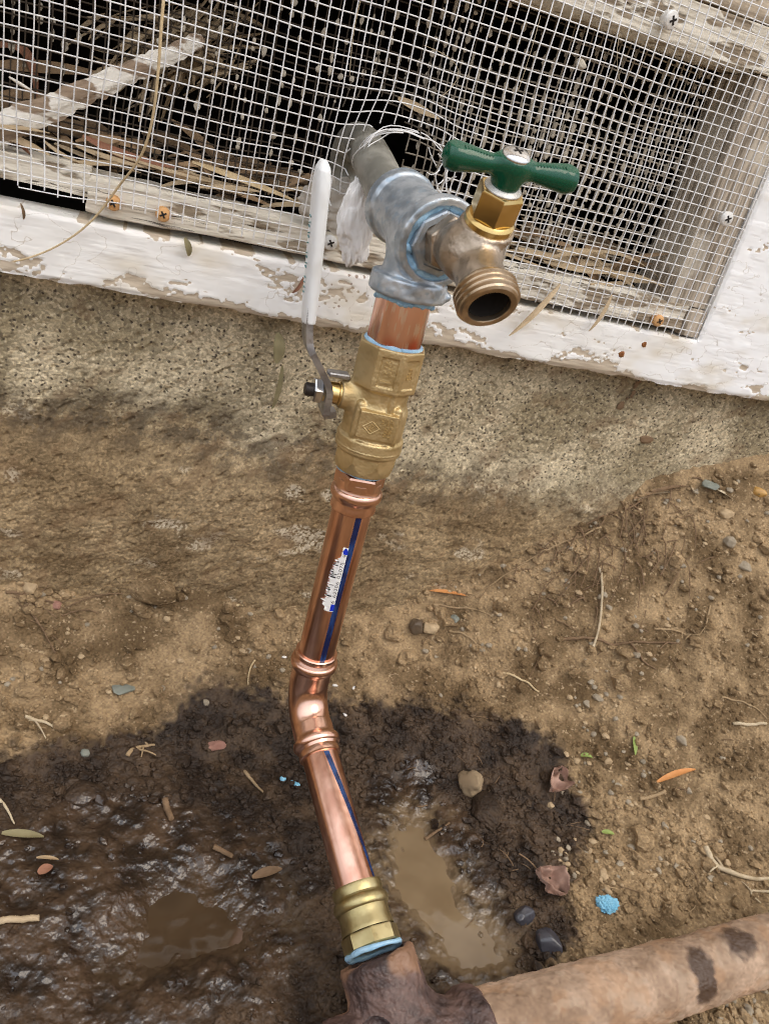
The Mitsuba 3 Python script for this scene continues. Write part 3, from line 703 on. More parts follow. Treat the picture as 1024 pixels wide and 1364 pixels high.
add('dry_grass_clump', join(nest), 'm_leaf_tan', True, kind='stuff', label='clump of dry grass blades caught behind the screens at upper left')
for i, (p0, pm, p1, wd, mt, lab) in enumerate([
    ((-0.07909, 0.05000, -0.02561), (-0.05413, 0.05500, -0.02136), (-0.02583, 0.06000, -0.01750), .0075, 'm_leaf_brown', 'broad flat brown leaf blade, upper one of those behind the left of the screen'),
    ((-0.07915, 0.05000, -0.01756), (-0.06872, 0.05200, -0.01424), (-0.05758, 0.05000, -0.03674), .0055, 'm_leaf_red', 'reddish brown leaf bent down at the left edge behind the screen'),
    ((-0.07866, 0.04800, -0.04091), (-0.06430, 0.05000, -0.03685), (-0.04953, 0.05200, -0.03492), .006, 'm_leaf_brown', 'brown leaf blade just above the white splintered stick at the left edge'),
    ((-0.07458, 0.02200, -0.04648), (-0.06568, 0.02200, -0.05443), (-0.05649, 0.02200, -0.06228), .004, 'm_leaf_red', 'short reddish leaf beneath the lower end of the white stick'),
    ((-0.03153, 0.02600, -0.04775), (-0.01597, 0.02600, -0.05179), (0.01792, 0.02400, -0.05265), .005, 'm_leaf_red', 'long reddish brown leaf strip lying on the sill behind the left screws'),
    ((0.02589, 0.02200, -0.04793), (0.05289, 0.02000, -0.05098), (0.08626, 0.01800, -0.05600), .0040, 'm_straw', 'long straw coloured leaf on the sill, ending near the white lever'),
    ((0.23604, 0.02600, -0.05535), (0.26784, 0.02600, -0.05661), (0.31045, 0.03000, -0.05299), .0055, 'm_leaf_tan', 'tan leaf strip on the sill just right of the hose faucet'),
    ((0.13699, 0.03400, 0.01010), (0.14800, 0.03400, 0.00789), (0.16473, 0.03400, 0.00526), .006, 'm_leaf_tan', 'flat tan leaf stuck behind the screen above the faucet handle'),
]):
    solo('dry_leaf', blade([p0, pm, p1], wd, 14, .3, .5, up=(0, -.9, .4)), mt, lab, 'leaf', smooth=True)

# white splintered stick leaning behind the front screen
sp = spline([(-0.08464, 0.02000, -0.06288), (-0.03608, 0.02400, -0.02975), (0.00106, 0.03200, -0.00392), (0.02488, 0.04000, 0.01273)], 90)
s = np.linspace(0, 1, 90)
t = np.gradient(sp, axis=0); t /= np.linalg.norm(t, axis=1, keepdims=True)
a = np.arange(20) * 2 * np.pi / 20
uu = np.cross(t, V(0, 1, 0)); uu /= np.linalg.norm(uu, axis=1, keepdims=True); ww = np.cross(t, uu)
R = (.0074 - .0040 * s)[:, None] * (1 + .75 * (meshkit.noise(np.stack(np.broadcast_arrays(s[:, None] * 9, np.cos(a)[None] * 2.8, np.sin(a)[None] * 2.8), -1), 4) - .5) + .35 * (meshkit.noise(np.stack(np.broadcast_arrays(s[:, None] * 45, np.cos(a)[None] * 4, np.sin(a)[None] * 4), -1), 6) - .5))
R[:4] *= np.linspace(.4, 1, 4)[:, None]; R[-3:] *= np.linspace(1, .5, 3)[:, None]
v = sp[:, None] + R[..., None] * (np.cos(a)[None, :, None] * uu[:, None] + .55 * np.sin(a)[None, :, None] * ww[:, None])
i, j = np.meshgrid(np.arange(89), np.arange(20), indexing='ij'); b, c = i * 20 + j, i * 20 + (j + 1) % 20
f = np.vstack([np.stack([b, c, c + 20], -1).reshape(-1, 3), np.stack([b, c + 20, b + 20], -1).reshape(-1, 3)])
f = f[:, ::-1]
def stick_col(p, n, uv):
    g = fbm(p.x * 90 + p.z * 200, p.y * 300, p.z * 420 - p.x * 190, octaves=3); b = fbm(p.x * 50, p.y * 60, p.z * 110, octaves=4)
    return mix(mix((.16, .11, .075), (.42, .32, .23), g), (.76, .73, .66), smoothstep(.47, .53, b))
scene['m_stick'] = twos({'type': 'bumpmap', 'scale': 1.0, 't': proc(lambda p, n, uv: .0012 * fbm(p.x * 90 + p.z * 200, p.y * 300, p.z * 420 - p.x * 190, octaves=3), 4e-4), 'b': pr(proc(stick_col), .8, spec=.25)})
solo('splintered_stick', (v.reshape(-1, 3), f), 'm_stick', 'splintered wooden stick with white paint leaning behind the screen at left', 'stick', smooth=22)
sp2 = spline([(-0.06662, 0.01800, -0.02787), (-0.06107, 0.01800, -0.02992), (-0.05474, 0.01800, -0.03219)], 12)
solo('wood_chip', tube(sp2, .0022 * np.sin(np.linspace(.5, 2.8, 12)), 7, flat=.4), 'm_stick', 'small pale wood chip above the lower end of the white stick', 'wood chip', smooth=40)
# vent dirt ball and thread hanging in front
v, f = lump(.0030, 77, 3, .5); solo('dirt_ball', (v + V(*(0.22272, -0.00900, 0.04892)), f), 'm_glob', 'small grey ball of lint stuck on the screen above the green handle', 'lint', smooth=True)
P = spline([(0.00267, -0.04000, 0.02407), (0.00287, -0.04100, 0.00316), (0.00305, -0.03800, -0.01838), (-0.00160, -0.02700, -0.04678), (-0.00983, -0.01800, -0.06203), (-0.01984, -0.01000, -0.08012), (-0.03750, -0.00600, -0.09976), (-0.05996, -0.00400, -0.11353)], 60)
solo('grass_stem', tube(P, np.linspace(.00075, .00045, 60), 7), 'm_straw', 'long thin dry grass stem hanging down in front of the screen at left', 'grass stem', smooth=True)
hairs = []
for pts in ([(0.19039, -0.01200, 0.06428), (0.18942, -0.01400, 0.03936), (0.18960, -0.01200, 0.02838)], [(0.24047, -0.00800, 0.06836), (0.24388, -0.01000, 0.05450), (0.26267, -0.00800, 0.03787)], [(0.09008, -0.03400, 0.04381), (0.08990, -0.03400, 0.02820), (0.09213, -0.03300, 0.01254)], [(0.12959, -0.02000, 0.03504), (0.15109, -0.02000, 0.02657), (0.14396, -0.02000, 0.01420)]):
    hairs.append(tube(spline(pts, 14), .00016, 4))
add('cobweb', join(hairs), 'm_pale_root', True, kind='stuff', label='loose cobweb threads on the front screen')
for (p0, p1, wd, mt, lab) in [
    ((0.25749, -0.00400, -0.06764), (0.22869, -0.01400, -0.10354), .0045, 'm_leaf_tan', 'pointed tan leaf sliver poking down over the board right of the faucet'),
    ((0.29675, -0.00400, -0.06741), (0.28833, -0.00600, -0.09313), .0032, 'm_leaf_tan', 'thin tan leaf sliver over the bottom edge of the screen, left of the corner screw'),
    ((0.02513, -0.00450, -0.08421), (0.02837, -0.00300, -0.09410), .0036, 'm_leaf_olive', 'small olive leaf tip on the white board below the rusted screws'),
    ((0.09386, -0.00400, -0.09351), (0.08921, -0.00300, -0.10391), .0022, 'm_leaf_red', 'short reddish sliver on the white board left of the lever'),
    ((-0.05589, -0.00300, -0.09130), (-0.05724, -0.00500, -0.08303), .0016, 'm_twig', 'short dark bark sliver on the white board at the far left'),
    ((0.08672, 0.00600, -0.13139), (0.08918, 0.00600, -0.15090), .0075, 'm_leaf_olive', 'oval brown leaf hanging under the board, left of the lever'),
    ((0.09396, 0.01000, -0.15308), (0.09316, 0.01400, -0.18475), .0035, 'm_leaf_olive', 'narrow brown leaf hanging against the concrete left of the valve'),
]:
    p0, p1 = V(*p0), V(*p1)
    solo('leaf_sliver', blade([p0, (p0 + p1) / 2 + V(.001, -.0012, 0), p1], wd, 12, .25, .3, up=(0, -1, .1)), mt, lab, 'leaf', smooth=True)

# crumpled paper beside the pipe
def crumple(c, r, sq, seed, sub=5, fq=(1, 1, 1), hi=.26):
    m = trimesh.creation.icosphere(subdivisions=sub, radius=1.0); v = np.array(m.vertices)
    n1 = meshkit.fbm(v * 1.7 + seed, 2, seed); n2 = np.abs(meshkit.noise(v * np.array(fq) * 2.6 + seed, seed + 1) - .5); n3 = np.abs(meshkit.noise(v * np.array(fq) * 7 + seed, seed + 2) - .5)
    v = v * (.62 + .5 * n1 + .55 * n2 + hi * n3)[:, None]
    return v * np.asarray(sq) * r + V(*c), np.array(m.faces)
v, f = crumple((0.11120, -0.03000, -0.05430), .0100, (1.0, .75, 2.2), 5, 5, (1.7, 1.5, .55), .16)
v[:, 0] += -.10 * (v[:, 2] - v[:, 2].mean()); solo('paper_wad', (v, f), 'm_paper', 'crumpled white paper stuffed against the left side of the grey pipe', 'paper', smooth=25)
solo('paper_wad', crumple((0.10182, 0.00400, -0.05225), .0125, (1.35, .8, 1.35), 8, 5, (1, 1, 1), .12), 'm_paper_dirty', 'greyer crumpled paper wad behind the wire, partly hidden by the white lever', 'paper', smooth=30)

# ------------------------------------------------------------------ the water riser: pipe, valve, tee, faucet (one rigid thing)
pl = thing('water_riser', 'upright copper water pipe with brass valve, grey tee and green handled hose faucet', 'water pipe')
RX, RY = .1238, -.1019
def rz(z): return V(RX, RY, z)
UPZ = V(0, 0, 1)
E = rz(-.3300)
LOW = unit(V(*(0.14151, -0.20717, -0.36574)) - E)
cam_az = math.atan2(EYE[1] - RY, EYE[0] - RX)            # the side of the riser that faces the bench mark of the photograph
def az(a): return V(math.cos(a), math.sin(a), 0)

# copper tubes and press fittings
add(pl + '__copper_tube', lathe([(.0111, -.303), (.0111, -.166)], rz(0), UPZ, 72, closed=False), 'm_copper', True, label='upper straight copper tube with blue stripe and torn sticker')
up_tube = pl + '__copper_tube'
def press_sleeve(o, w, h0, h1, r=.0123, bead=.5):
    """smooth sleeve with a rolled bead between h0 and h1 along w, open lip at h1"""
    hb = h0 + (h1 - h0) * bead; b = .0030
    pts = [(r - .0012, h0), (r - .0002, h0 + .0006), (r, h0 + .0014)]
    pts += [(r, hb - b * 1.6), (r + .0002, hb - b * 1.25)]
    pts += [(r + .0019 * math.cos(t) ** .8 + .0001, hb + b * math.sin(t)) for t in np.linspace(-1.45, 1.45, 11)]
    pts += [(r, hb + b * 1.3), (r - .0003, hb + b * 1.5), (r, h1 - .0035), (r + .0003, h1 - .0020), (r + .0003, h1 - .0006), (r - .0003, h1), (r - .0013, h1)]
    return lathe(pts, o, w, 72, closed=False)
add(pl + '__press_adapter', press_sleeve(rz(0), -UPZ, .1715, .1905, .0124, .47), 'm_copper_bright', 40, label='copper press fitting below the brass valve')
add(pl + '__press_adapter__hex', lathe([(.0118, -.1765), (.0134, -.1760), (.0137, -.1752), (.0137, -.1690), (.0132, -.1680), (.0112, -.1676)], rz(0), UPZ, faces=6, rot=.35, closed=False), 'm_copper_bright')
# 45-degree elbow
bend = math.acos(-LOW[2]); RB = .024; tl = RB * math.tan(bend / 2)
s0 = E + UPZ * tl; nrm = unit(LOW - (-UPZ) * ((-UPZ) @ LOW))
cen = s0 + nrm * RB
arc = [cen - nrm * RB * math.cos(t) - UPZ * RB * math.sin(t) for t in np.linspace(0, bend, 22)]
path = np.array([s0 + UPZ * .004] + arc + [E + LOW * (tl + .004)])
elb = tube(path, .01215, 56, caps=False, ref=np.cross(UPZ, nrm))
add(pl + '__elbow', elb, 'm_copper_bright', True, label='bright copper elbow fitting')
add(pl + '__elbow__collar', press_sleeve(s0, UPZ, .0, .0225, .0124, .62), 'm_copper_bright', 40)
e1 = E + LOW * tl
add(pl + '__elbow__collar', press_sleeve(e1, LOW, .0, .0215, .0124, .58), 'm_copper_bright', 40)
tl_end = 0.11570
add(pl + '__copper_tube', lathe([(.0111, tl + .015), (.0111, tl_end + .004)], E, LOW, 72, closed=False), 'm_copper', True, label='lower slanting copper tube with blue stripe')
low_tube = pl + '__copper_tube_001'

# blue stripes printed on the tubes
def stripe(o, w, r, h0, h1, a0, wid, ref, seed, drift=0.0):
    u, v, w = frame(w, ref); hs = np.arange(h0, h1, .0009); rs = np.random.RandomState(seed)
    ed = wid / 2 / r
    j0 = (meshkit.noise(np.stack([hs * 500, hs * 0, hs * 0], -1), seed) - .5) * .10 * ed; j1 = (meshkit.noise(np.stack([hs * 500, hs * 0 + 5, hs * 0], -1), seed) - .5) * .10 * ed
    P = []
    for k in np.linspace(-1, 1, 6):
        aa = a0 + drift * (hs - h0) + ed * k + np.where(k < 0, j0, j1)
        P.append(np.asarray(o) + hs[:, None] * w + (r + .00007) * (np.cos(aa)[:, None] * u + np.sin(aa)[:, None] * v))
    P = np.stack(P, 1); n, m = P.shape[:2]
    i, j = np.meshgrid(np.arange(n - 1), np.arange(m - 1), indexing='ij'); b = (i * m + j).ravel()
    return P.reshape(-1, 3), np.vstack([np.stack([b, b + 1, b + m + 1], 1), np.stack([b, b + m + 1, b + m], 1)])
def ang(o, w, ref, d):
    u, v, w = frame(w, ref); return math.atan2(d @ v, d @ u)
SA = cam_az + 0.4425
add(up_tube + '__stripe', stripe(rz(0), UPZ, .0111, -.302, -.190, ang(rz(0), UPZ, (1, 0, 0), az(SA)), .0034, (1, 0, 0), 3), 'm_blue_ink', True, label='dark blue stripe printed along the tube')
lowdir = V(*(0.13949, -0.18608, -0.35029)) - (E + LOW * ((V(*(0.13949, -0.18608, -0.35029)) - E) @ LOW))
def on_low(px): pass
LA = ang(E, LOW, (1, 0, 0), V(0.000451, -0.003498, 0.010525))
add(low_tube + '__stripe', stripe(E, LOW, .0111, tl + .0225, tl_end + .001, LA, .0032, (1, 0, 0), 4, -11.9402), 'm_blue_ink', True, label='blue stripe printed along the tube, worn at its lower end')

# torn sticker
u_, v_, w_ = frame(UPZ, (1, 0, 0))
def on_tube(s_, h, lift):
    """s_ metres round the tube from the stripe (negative is left), h height"""
    a = SA + s_ / .0111
    return np.stack([RX + (.0111 + lift) * np.cos(a), RY + (.0111 + lift) * np.sin(a), h], -1)
H0, H1 = -0.25320, -0.20990
HL = H1 - H0
def left_edge(t):   # torn edge: width left of the stripe, metres
    base = np.interp(t, [0, .02, .06, .10, .14, .17, .20, .30, .45, .60, .72, .80, .86, 1.0], [.0062, .0066, .0066, .0085, .0072, .0096, .0072, .0078, .0078, .0079, .0071, .0066, .0044, .0044])
    return base + .0007 * np.sin(t * 160) * ((t > .12) & (t < .84))
tt = np.linspace(0, 1, 140); P = []
for k in np.linspace(0, 1, 10):
    wl = left_edge(tt); rr0 = -.0014 + .0004 * 0
    ss = rr0 - (wl - .0014) * k
    top = np.where(tt > .985, 0, 0)
    P.append(on_tube(ss, H0 + HL * tt - top, .00010 + .0006 * k ** 6 * np.abs(np.sin(tt * 47))))
P = np.stack(P, 1); n, m = P.shape[:2]
i, j = np.meshgrid(np.arange(n - 1), np.arange(m - 1), indexing='ij'); b = (i * m + j).ravel()
add(up_tube + '__sticker', (P.reshape(-1, 3), np.vstack([np.stack([b, b + 1, b + m + 1], 1), np.stack([b, b + m + 1, b + m], 1)])), twos(pr((.78, .775, .75), .5)), True, label='torn white barcode sticker on the upper tube')
def patch(s0_, s1_, h0, h1, lift=.00022, ns=6, nh=3, fn=None):
    U, W2 = np.meshgrid(np.linspace(s0_, s1_, ns), np.linspace(h0, h1, nh), indexing='ij')
    if fn is not None: W2 = fn(U, W2)
    Pq = on_tube(U, W2, lift).reshape(-1, 3)
    i, j = np.meshgrid(np.arange(ns - 1), np.arange(nh - 1), indexing='ij'); b = (i * nh + j).ravel()
    return Pq, np.vstack([np.stack([b, b + nh, b + nh + 1], 1), np.stack([b, b + nh + 1, b + 1], 1)])
for q, (h0, h1) in enumerate(((H1 - .0045, H1 - .0004), (H0 + .0005, H0 + .0052))):
    def arch(U, W2, q=q, h0=h0, h1=h1):
        if q: return W2
        e = (U + .0014 + .0011) / .0022; return h0 + (W2 - h0) * (1 - .55 * np.clip(np.abs((U + .0028) / .0016), 0, 1) ** 2)
    add(up_tube + '__sticker__blue_print', patch(-.0044 if not q else -.0034, -.0013, h0, h1, fn=arch), twos(pr((.01, .035, .50), .4)), True)
bars = []
rb = random.Random(5)
t = .24
while t < .83:
    wl = float(left_edge(np.array(t))); th = rb.choice([.008, .012, .020]); lo_ = .0042 + .0006 * rb.random()
    if rb.random() < .62: bars.append(patch(-wl + .0003, -lo_ - (.0016 if rb.random() < .5 else .0), H0 + HL * t, H0 + HL * (t + th), .00022 + .0004, 5, 2))
    t += th + rb.choice([.010, .018, .045])
add(up_tube + '__sticker__bars', join(bars), twos(pr((.02, .02, .025), .5)), False)
dm = meshkit.text_mesh('6  62386  01075   4', .00185, .00004); dv = np.array(dm.vertices)
sx = HL * .76 / (dv[:, 0].max() - dv[:, 0].min())
dv2 = on_tube(-.0020 - dv[:, 1] * 1.0, H0 + HL * .135 + (dv[:, 0] - dv[:, 0].min()) * sx, .00020 + dv[:, 2])
add(up_tube + '__sticker__digits', (dv2, np.array(dm.faces)), 'm_ink', False, label='barcode digits 6 62386 01075 4')

# ball valve
OCT = cam_az + .06
def sd_valve(p):
    rad = np.hypot(p[:, 0] - RX, p[:, 1] - RY); z = p[:, 2]
    def cyl(z0, z1, r, rd=.001): return sd_cyl(p, rz(z0), rz(z1), r, rd)
    def octo(z0, z1, ap, rot=0.0, rd=.0008): return sd_prism(p, rz(z0), rz(z1), ap, 8, (1, 0, 0), ang(rz(0), UPZ, (1, 0, 0), az(OCT)) + rot, rd)
    hexa = octo(-.1185, -.0965, .0160)
    d = smin(hexa, cyl(-.1500, -.1100, .0142), .0022)
    d = smin(d, cyl(-.1465, -.1285, .0158, .003), .004)
    d = smin(d, cyl(-.1540, -.1455, .0176, .0012), .0016)
    d = np.minimum(d, cyl(-.1515, -.1508, .0179, .0003))
    d = smin(d, octo(-.1655, -.1500, .0156 - .0) , .0008)
    d = np.maximum(d, -( (z + .150) * 0.0 + 1) * 0 + d)
    d = np.maximum(d, rad - np.interp(z, [-.170, -.166, -.152, -.14], [.0140, .0150, .0182, .03]))
    # stem boss towards the lever
    d = smin(d, sd_cyl(p, rz(-.1265) + V(-.0215, 0, 0), rz(-.1265), .0072, .001), .004)
    # pads and ribs of the casting
    for a, z0, z1, wr in ((OCT - .62, -.1435, -.1272, .0026), (OCT + .74, -.1435, -.1272, .0026), (OCT + .40, -.1270, -.1180, .0017)):
        c = rz(0) + az(a) * .0150
        d = smin(d, sd_cone(p, V(c[0], c[1], z0), V(c[0], c[1], z1), wr, wr * .9), .0012)
    q = p - rz(-.1355); n = az(OCT + .08); tng = V(-n[1], n[0], 0)
    pad = np.maximum(np.maximum(np.abs(q @ tng) - .0098, np.abs(q[:, 2]) - .0072), np.abs(q @ n - .0155) - .0020)
    d = smin(d, pad, .0008)
    # framed panels sunk into the octagon
    for k in (0, 1):
        n = az(OCT + k * math.pi / 4); tng = V(-n[1], n[0], 0); q = p - rz(-.1078)
        pan = np.maximum(np.maximum(np.abs(q @ tng) - .0041, np.abs(q[:, 2]) - .0074), np.abs(q @ n - .0160) - .0007)
        d = np.maximum(d, -pan)
    return np.maximum(d, -(rad - .0108))
add(pl + '__ball_valve', surfnet(sd_valve, (RX - .024, RY - .0195, -.1675), (RX + .0195, RY + .0195, -.0950), .00042), 'm_valve_brass', 50, label='sand coloured brass ball valve body')
bv = pl + '__ball_valve'
def emboss(txt, a, r, z, h, shift=0.0, rot90=True):
    n = az(a); tng = V(-n[1], n[0], 0); o = rz(z) + n * r + tng * shift
    return tmesh(txt, h, .0005, o, UPZ if rot90 else tng, -tng if rot90 else UPZ)
txt = [emboss('3/4', OCT, .0153, -.1056, .0036), emboss('S', OCT + math.pi / 4, .0153, -.1090, .0036), emboss('15', OCT + math.pi / 4, .0153, -.1060, .0020)]
n = az(OCT); tng = V(-n[1], n[0], 0)
b_, f_ = vf(trimesh.creation.box(extents=(.0058, .0012, .0008)))
txt.append((rz(-.1128) + n * .0155 + b_[:, :1] * tng + b_[:, 1:2] * UPZ + b_[:, 2:] * n, f_))
PA = OCT + .08
txt += [emboss('FC', PA, .0175, -.1317, .0017, .0020), emboss('600CWP', PA, .0175, -.1352, .0017, .0044), emboss('150WSP', PA, .0175, -.1352, .0017, .0066)]
n = az(PA); tng = V(-n[1], n[0], 0); dc = rz(-.1362) + n * .0175 - tng * .0030
dpts = [dc + tng * .0042, dc + UPZ * .0034, dc - tng * .0042, dc - UPZ * .0034, dc + tng * .0042]
for q in range(4): txt.append(tube([dpts[q], dpts[q + 1]], .00035, 6))
txt.append(tmesh('NB', .0021, .0005, dc - n * .0002, UPZ + tng * .25, -tng + UPZ * .25))
add(bv + '__lettering', join(txt), 'm_valve_brass', False, label='raised size mark, diamond emblem and small lettering on the valve')
# stem, lever, nut
zs = -.1265
st_o = rz(zs) + V(-.0215, 0, 0)
add(bv + '__stem', lathe([(.0062, -.001), (.0062, .0008), (.0056, .0012), (.0056, .0060), (.0050, .0064), (.0050, .0080)], st_o, V(-1, 0, 0), 40), 'm_brass', 40, label='shiny yellow brass stem')
lev = [(0.10232, -0.10190, -0.13681), (0.09618, -0.10190, -0.13765), (0.09582, -0.10190, -0.12272), (0.08188, -0.10190, -0.10440), (0.07963, -0.10190, -0.09476), (0.07884, -0.10190, -0.08514)]
lev = [np.array(q) for q in lev]
def ribbon(pts, w, th, y0):
    p = np.array(pts)[:, [0, 2]]; t = np.gradient(p, axis=0); t /= np.linalg.norm(t, axis=1, keepdims=True); n = np.stack([-t[:, 1], t[:, 0]], 1)
    wl = np.broadcast_to(w, (len(p),))
    ring = [(p + n * th / 2, -wl / 2), (p - n * th / 2, -wl / 2), (p - n * th / 2, wl / 2), (p + n * th / 2, wl / 2)]
    Pq = np.stack([np.stack([a[:, 0], y0 + b, a[:, 1]], 1) for a, b in ring], 1); k = len(p)
    f = []
    for i in range(k - 1):
        for j in range(4):
            a_, b2 = i * 4 + j, i * 4 + (j + 1) % 4
            f += [(a_, b2, b2 + 4), (a_, b2 + 4, a_ + 4)]
    f += [(0, 2, 1), (0, 3, 2), (k * 4 - 4, k * 4 - 3, k * 4 - 2), (k * 4 - 4, k * 4 - 2, k * 4 - 1)]
    m = trimesh.Trimesh(Pq.reshape(-1, 3), np.array(f), process=False); m.fix_normals()
    return vf(m)
# round the corners of the polyline
def fillet(pts, k=5, s=.28):
    out = [pts[0]]
    for a_, b2, c2 in zip(pts[:-2], pts[1:-1], pts[2:]):
        l = min(np.linalg.norm(b2 - a_), np.linalg.norm(c2 - b2)) * s
        p0, p1 = b2 + unit(a_ - b2) * l, b2 + unit(c2 - b2) * l
        for t in np.linspace(0, 1, k): out.append((1 - t) ** 2 * p0 + 2 * t * (1 - t) * b2 + t * t * p1)
    return out + [pts[-1]]
lp = fillet(lev)
add(bv + '__lever', ribbon(lp, np.interp(np.arange(len(lp)), [0, 5, 10, 16, len(lp)], [.008, .015, .015, .013, .012]), .0033, RY), 'm_steel', False, label='bent steel lever bar')
g0, g1 = V(*(0.07989, -0.10190, -0.09326)), V(*(0.07293, -0.10190, -0.02291))
gw = unit(g1 - g0); GL = np.linalg.norm(g1 - g0)
def sd_grip(p):
    q = p - g0; h = q @ gw; x = q @ unit(np.cross(V(0, 1, 0), gw)); y = q[:, 1] - gw[1] * h
    tp = np.interp(h, [0, .01, GL - .008, GL - .003, GL], [.0031, .0035, .0037, .0031, .0015]); ty = np.interp(h, [0, GL - .012, GL - .004, GL], [.0066, .0072, .0062, .0030])
    e = (np.abs(x / tp) ** 2.6 + np.abs(y / ty) ** 2.6) ** (1 / 2.6)
    return np.maximum((e - 1) * .0035, np.maximum(-h, h - GL))
lo_, hi_ = np.minimum(g0, g1) - .010, np.maximum(g0, g1) + .010
add(bv + '__grip', surfnet(sd_grip, lo_, hi_, .0007), 'm_grip', True, label='white vinyl grip on the valve lever')
tk = []
for i in range(16):                           # worn print down the flat of the grip, no longer readable
    if i in (4, 9): continue
    h = .014 + i * .0022; c = g0 + gw * h + V(-.0040, -.0018 + .0006 * math.sin(i * 4), 0)
    tk.append(tube([c + V(0, -.0012, 0), c + V(0, .0014, .0006 * math.sin(i * 3))], .00028, 5))
add(bv + '__grip__worn_print', join(tk), 'm_teal_print', True)
nut_o = V(float(lp[9][0]) - .0012, RY, zs)
add(bv + '__nut', lathe([(.0040, 0), (.0062, .0002), (.0066, .0007), (.0066, .0038), (.0060, .0046), (.0036, .0047)], nut_o, V(-1, 0, 0), faces=6, rot=.25), 'm_zinc', False, label='silvery hexagon nut on the lever')
add(bv + '__stem_tip', lathe([(.0034, .004), (.0034, .0078), (.0028, .0086), (.0001, .0088)], nut_o, V(-1, 0, 0), 24), 'm_iron_black', 40, label='dark threaded stem end')
sb = sd = bevel_box((lev[2][0] - .001, RY - .002, zs + .008), (lev[2][0] + .010, RY + .005, zs + .0105), .0006)
add(bv + '__stop_tab', sb, 'm_steel')

# tee, its sealant and the stub
def dope_ring(o, w, r, t, seed, blobs=0, arc=(0, 2 * math.pi), var=.45):
    aa = np.linspace(arc[0], arc[1], 90); u, v, w = frame(w)
    rr = t * (1 + var * (meshkit.noise(np.stack([aa * 3, aa * 0, aa * 0], -1), seed) - .4)); hj = (meshkit.noise(np.stack([aa * 2, aa * 0 + 4, aa * 0], -1), seed) - .5) * t * .8
    P = np.asarray(o) + (r + 0 * aa)[:, None] * (np.cos(aa)[:, None] * u + np.sin(aa)[:, None] * v) + hj[:, None] * w
    out = [tube(P, rr, 8, caps=True, ref=w)]
    rs = random.Random(seed)
    for _ in range(blobs):
        a_ = rs.uniform(*arc); v2, f2 = lump(rs.uniform(.7, 1.5) * t, rs.randrange(99), 2, .3, (1.2, 1, .9))
        out.append((v2 + np.asarray(o) + r * (math.cos(a_) * u + math.sin(a_) * v) - w * rs.uniform(0, t), f2))
    return join(out)
TA, TB = V(*(0.12237, -0.06756, -0.03812)), V(*(0.12889, -0.11735, -0.04431))
tw = unit(TB - TA); TC = rz(0) * V(1, 1, 0); TC = TA + tw * (((V(RX, RY, 0) - TA) * V(1, 1, 0)) @ unit(tw * V(1, 1, 0)))
tbz = -.0725
add(pl + '__stub', lathe([(.0120, -.0960), (.0134, -.0955), (.0136, -.0950), (.0136, -.0720), (.0130, -.0712)], rz(0), UPZ, 64), 'm_stub', 40, label='short bright copper stub between tee and valve, red reflections and pale highlights painted into its colour')
add(pl + '__stub__sealant', dope_ring(rz(-.0968), UPZ, .0136, .0014, 3), 'm_dope', True, label='smeared pale blue thread sealant')
add(pl + '__stub__sealant', dope_ring(rz(-.0738), UPZ, .0133, .0013, 5, 22), 'm_dope', True, label='blobs of blue thread sealant')
add(pl + '__press_adapter__sealant', dope_ring(rz(-.1660), UPZ, .0127, .0013, 8), 'm_dope', True, label='pale blue thread sealant under the valve')
def sd_tee(p):
    bc = V(TC[0], TC[1], TC[2])
    d = sd_cyl(p, TA, TB, .0164, .002)
    d = smin(d, sd_cyl(p, bc, V(RX, RY, tbz + .002), .0148, .001), .008)
    d = smin(d, sd_cyl(p, TA - tw * .0035, TA + tw * .0045, .0183, .0016), .0018)
    d = smin(d, sd_cyl(p, TB - tw * .0065, TB + tw * .0015, .0204, .0013), .0018)
    d = smin(d, sd_cyl(p, V(RX, RY, tbz), V(RX, RY, tbz + .0090), .0185, .0013), .0018)
    d = smin(d, sd_cone(p, V(RX + .0150, RY - .0070, tbz + .002), V(RX + .0185, RY - .0060, tbz + .0035), .0022, .0022), .002)
    d = np.maximum(d, -sd_cyl(p, TB - tw * .0035, TB + tw * .01, .0170, .0004))
    return d + .00035 * (meshkit.noise(p * 260, 3) - .5)
lo_, hi_ = np.minimum(np.minimum(TA, TB), rz(tbz)) - .023, np.maximum(np.maximum(TA, TB), rz(tbz)) + .023
add(pl + '__tee', surfnet(sd_tee, lo_, hi_, .0006), 'm_galv', True, label='blue grey galvanized tee fitting')
te = pl + '__tee'
add(te + '__sealant', dope_ring(TB - tw * .0022, tw, .0157, .0024, 13, 26, var=.8), 'm_dope', True, label='bright blue sealant squeezed out inside the tee rim')
BI = unit(V(.10, -.985, -.06))
bush = TB - tw * .0035
add(te + '__bushing', lathe([(.0138, 0), (.0150, .0006), (.0150, .0052), (.0143, .0062), (.0118, .0064), (.0114, .0052)], bush, tw, faces=8, rot=.2), 'm_galv', False, label='grey eight sided bushing in the mouth of the tee')
bl = []
u, v, w = frame(tw)
for i, ch in enumerate('150'):
    a_ = 1.95 - i * .19; d = math.cos(a_) * u + math.sin(a_) * v; bl.append(tmesh(ch, .0024, .0005, bush + tw * .0059 + d * .0126, np.cross(d, tw), d))
add(te + '__bushing__lettering', join(bl), 'm_galv')
HG = V(*(0.11466, 0.01385, -0.01752)); 
add(pl + '__house_pipe', tube(spline([TA, HG, HG + V(0, .014, -.003), HG + V(.002, .019, -.030)], 30), .0109, 40), 'm_galv_dirty', True, label='dull greenish grey steel pipe coming out of the house into the tee')
th = []
for i in range(5): th.append(lathe([(.0107, 0), (.0112, .0004), (.0107, .0008)], TA - unit(TA - HG) * (.0062 + i * .0012), unit(TA - HG), 40, closed=False))
add(pl + '__house_pipe__thread', join(th), 'm_galv_dirty', True)

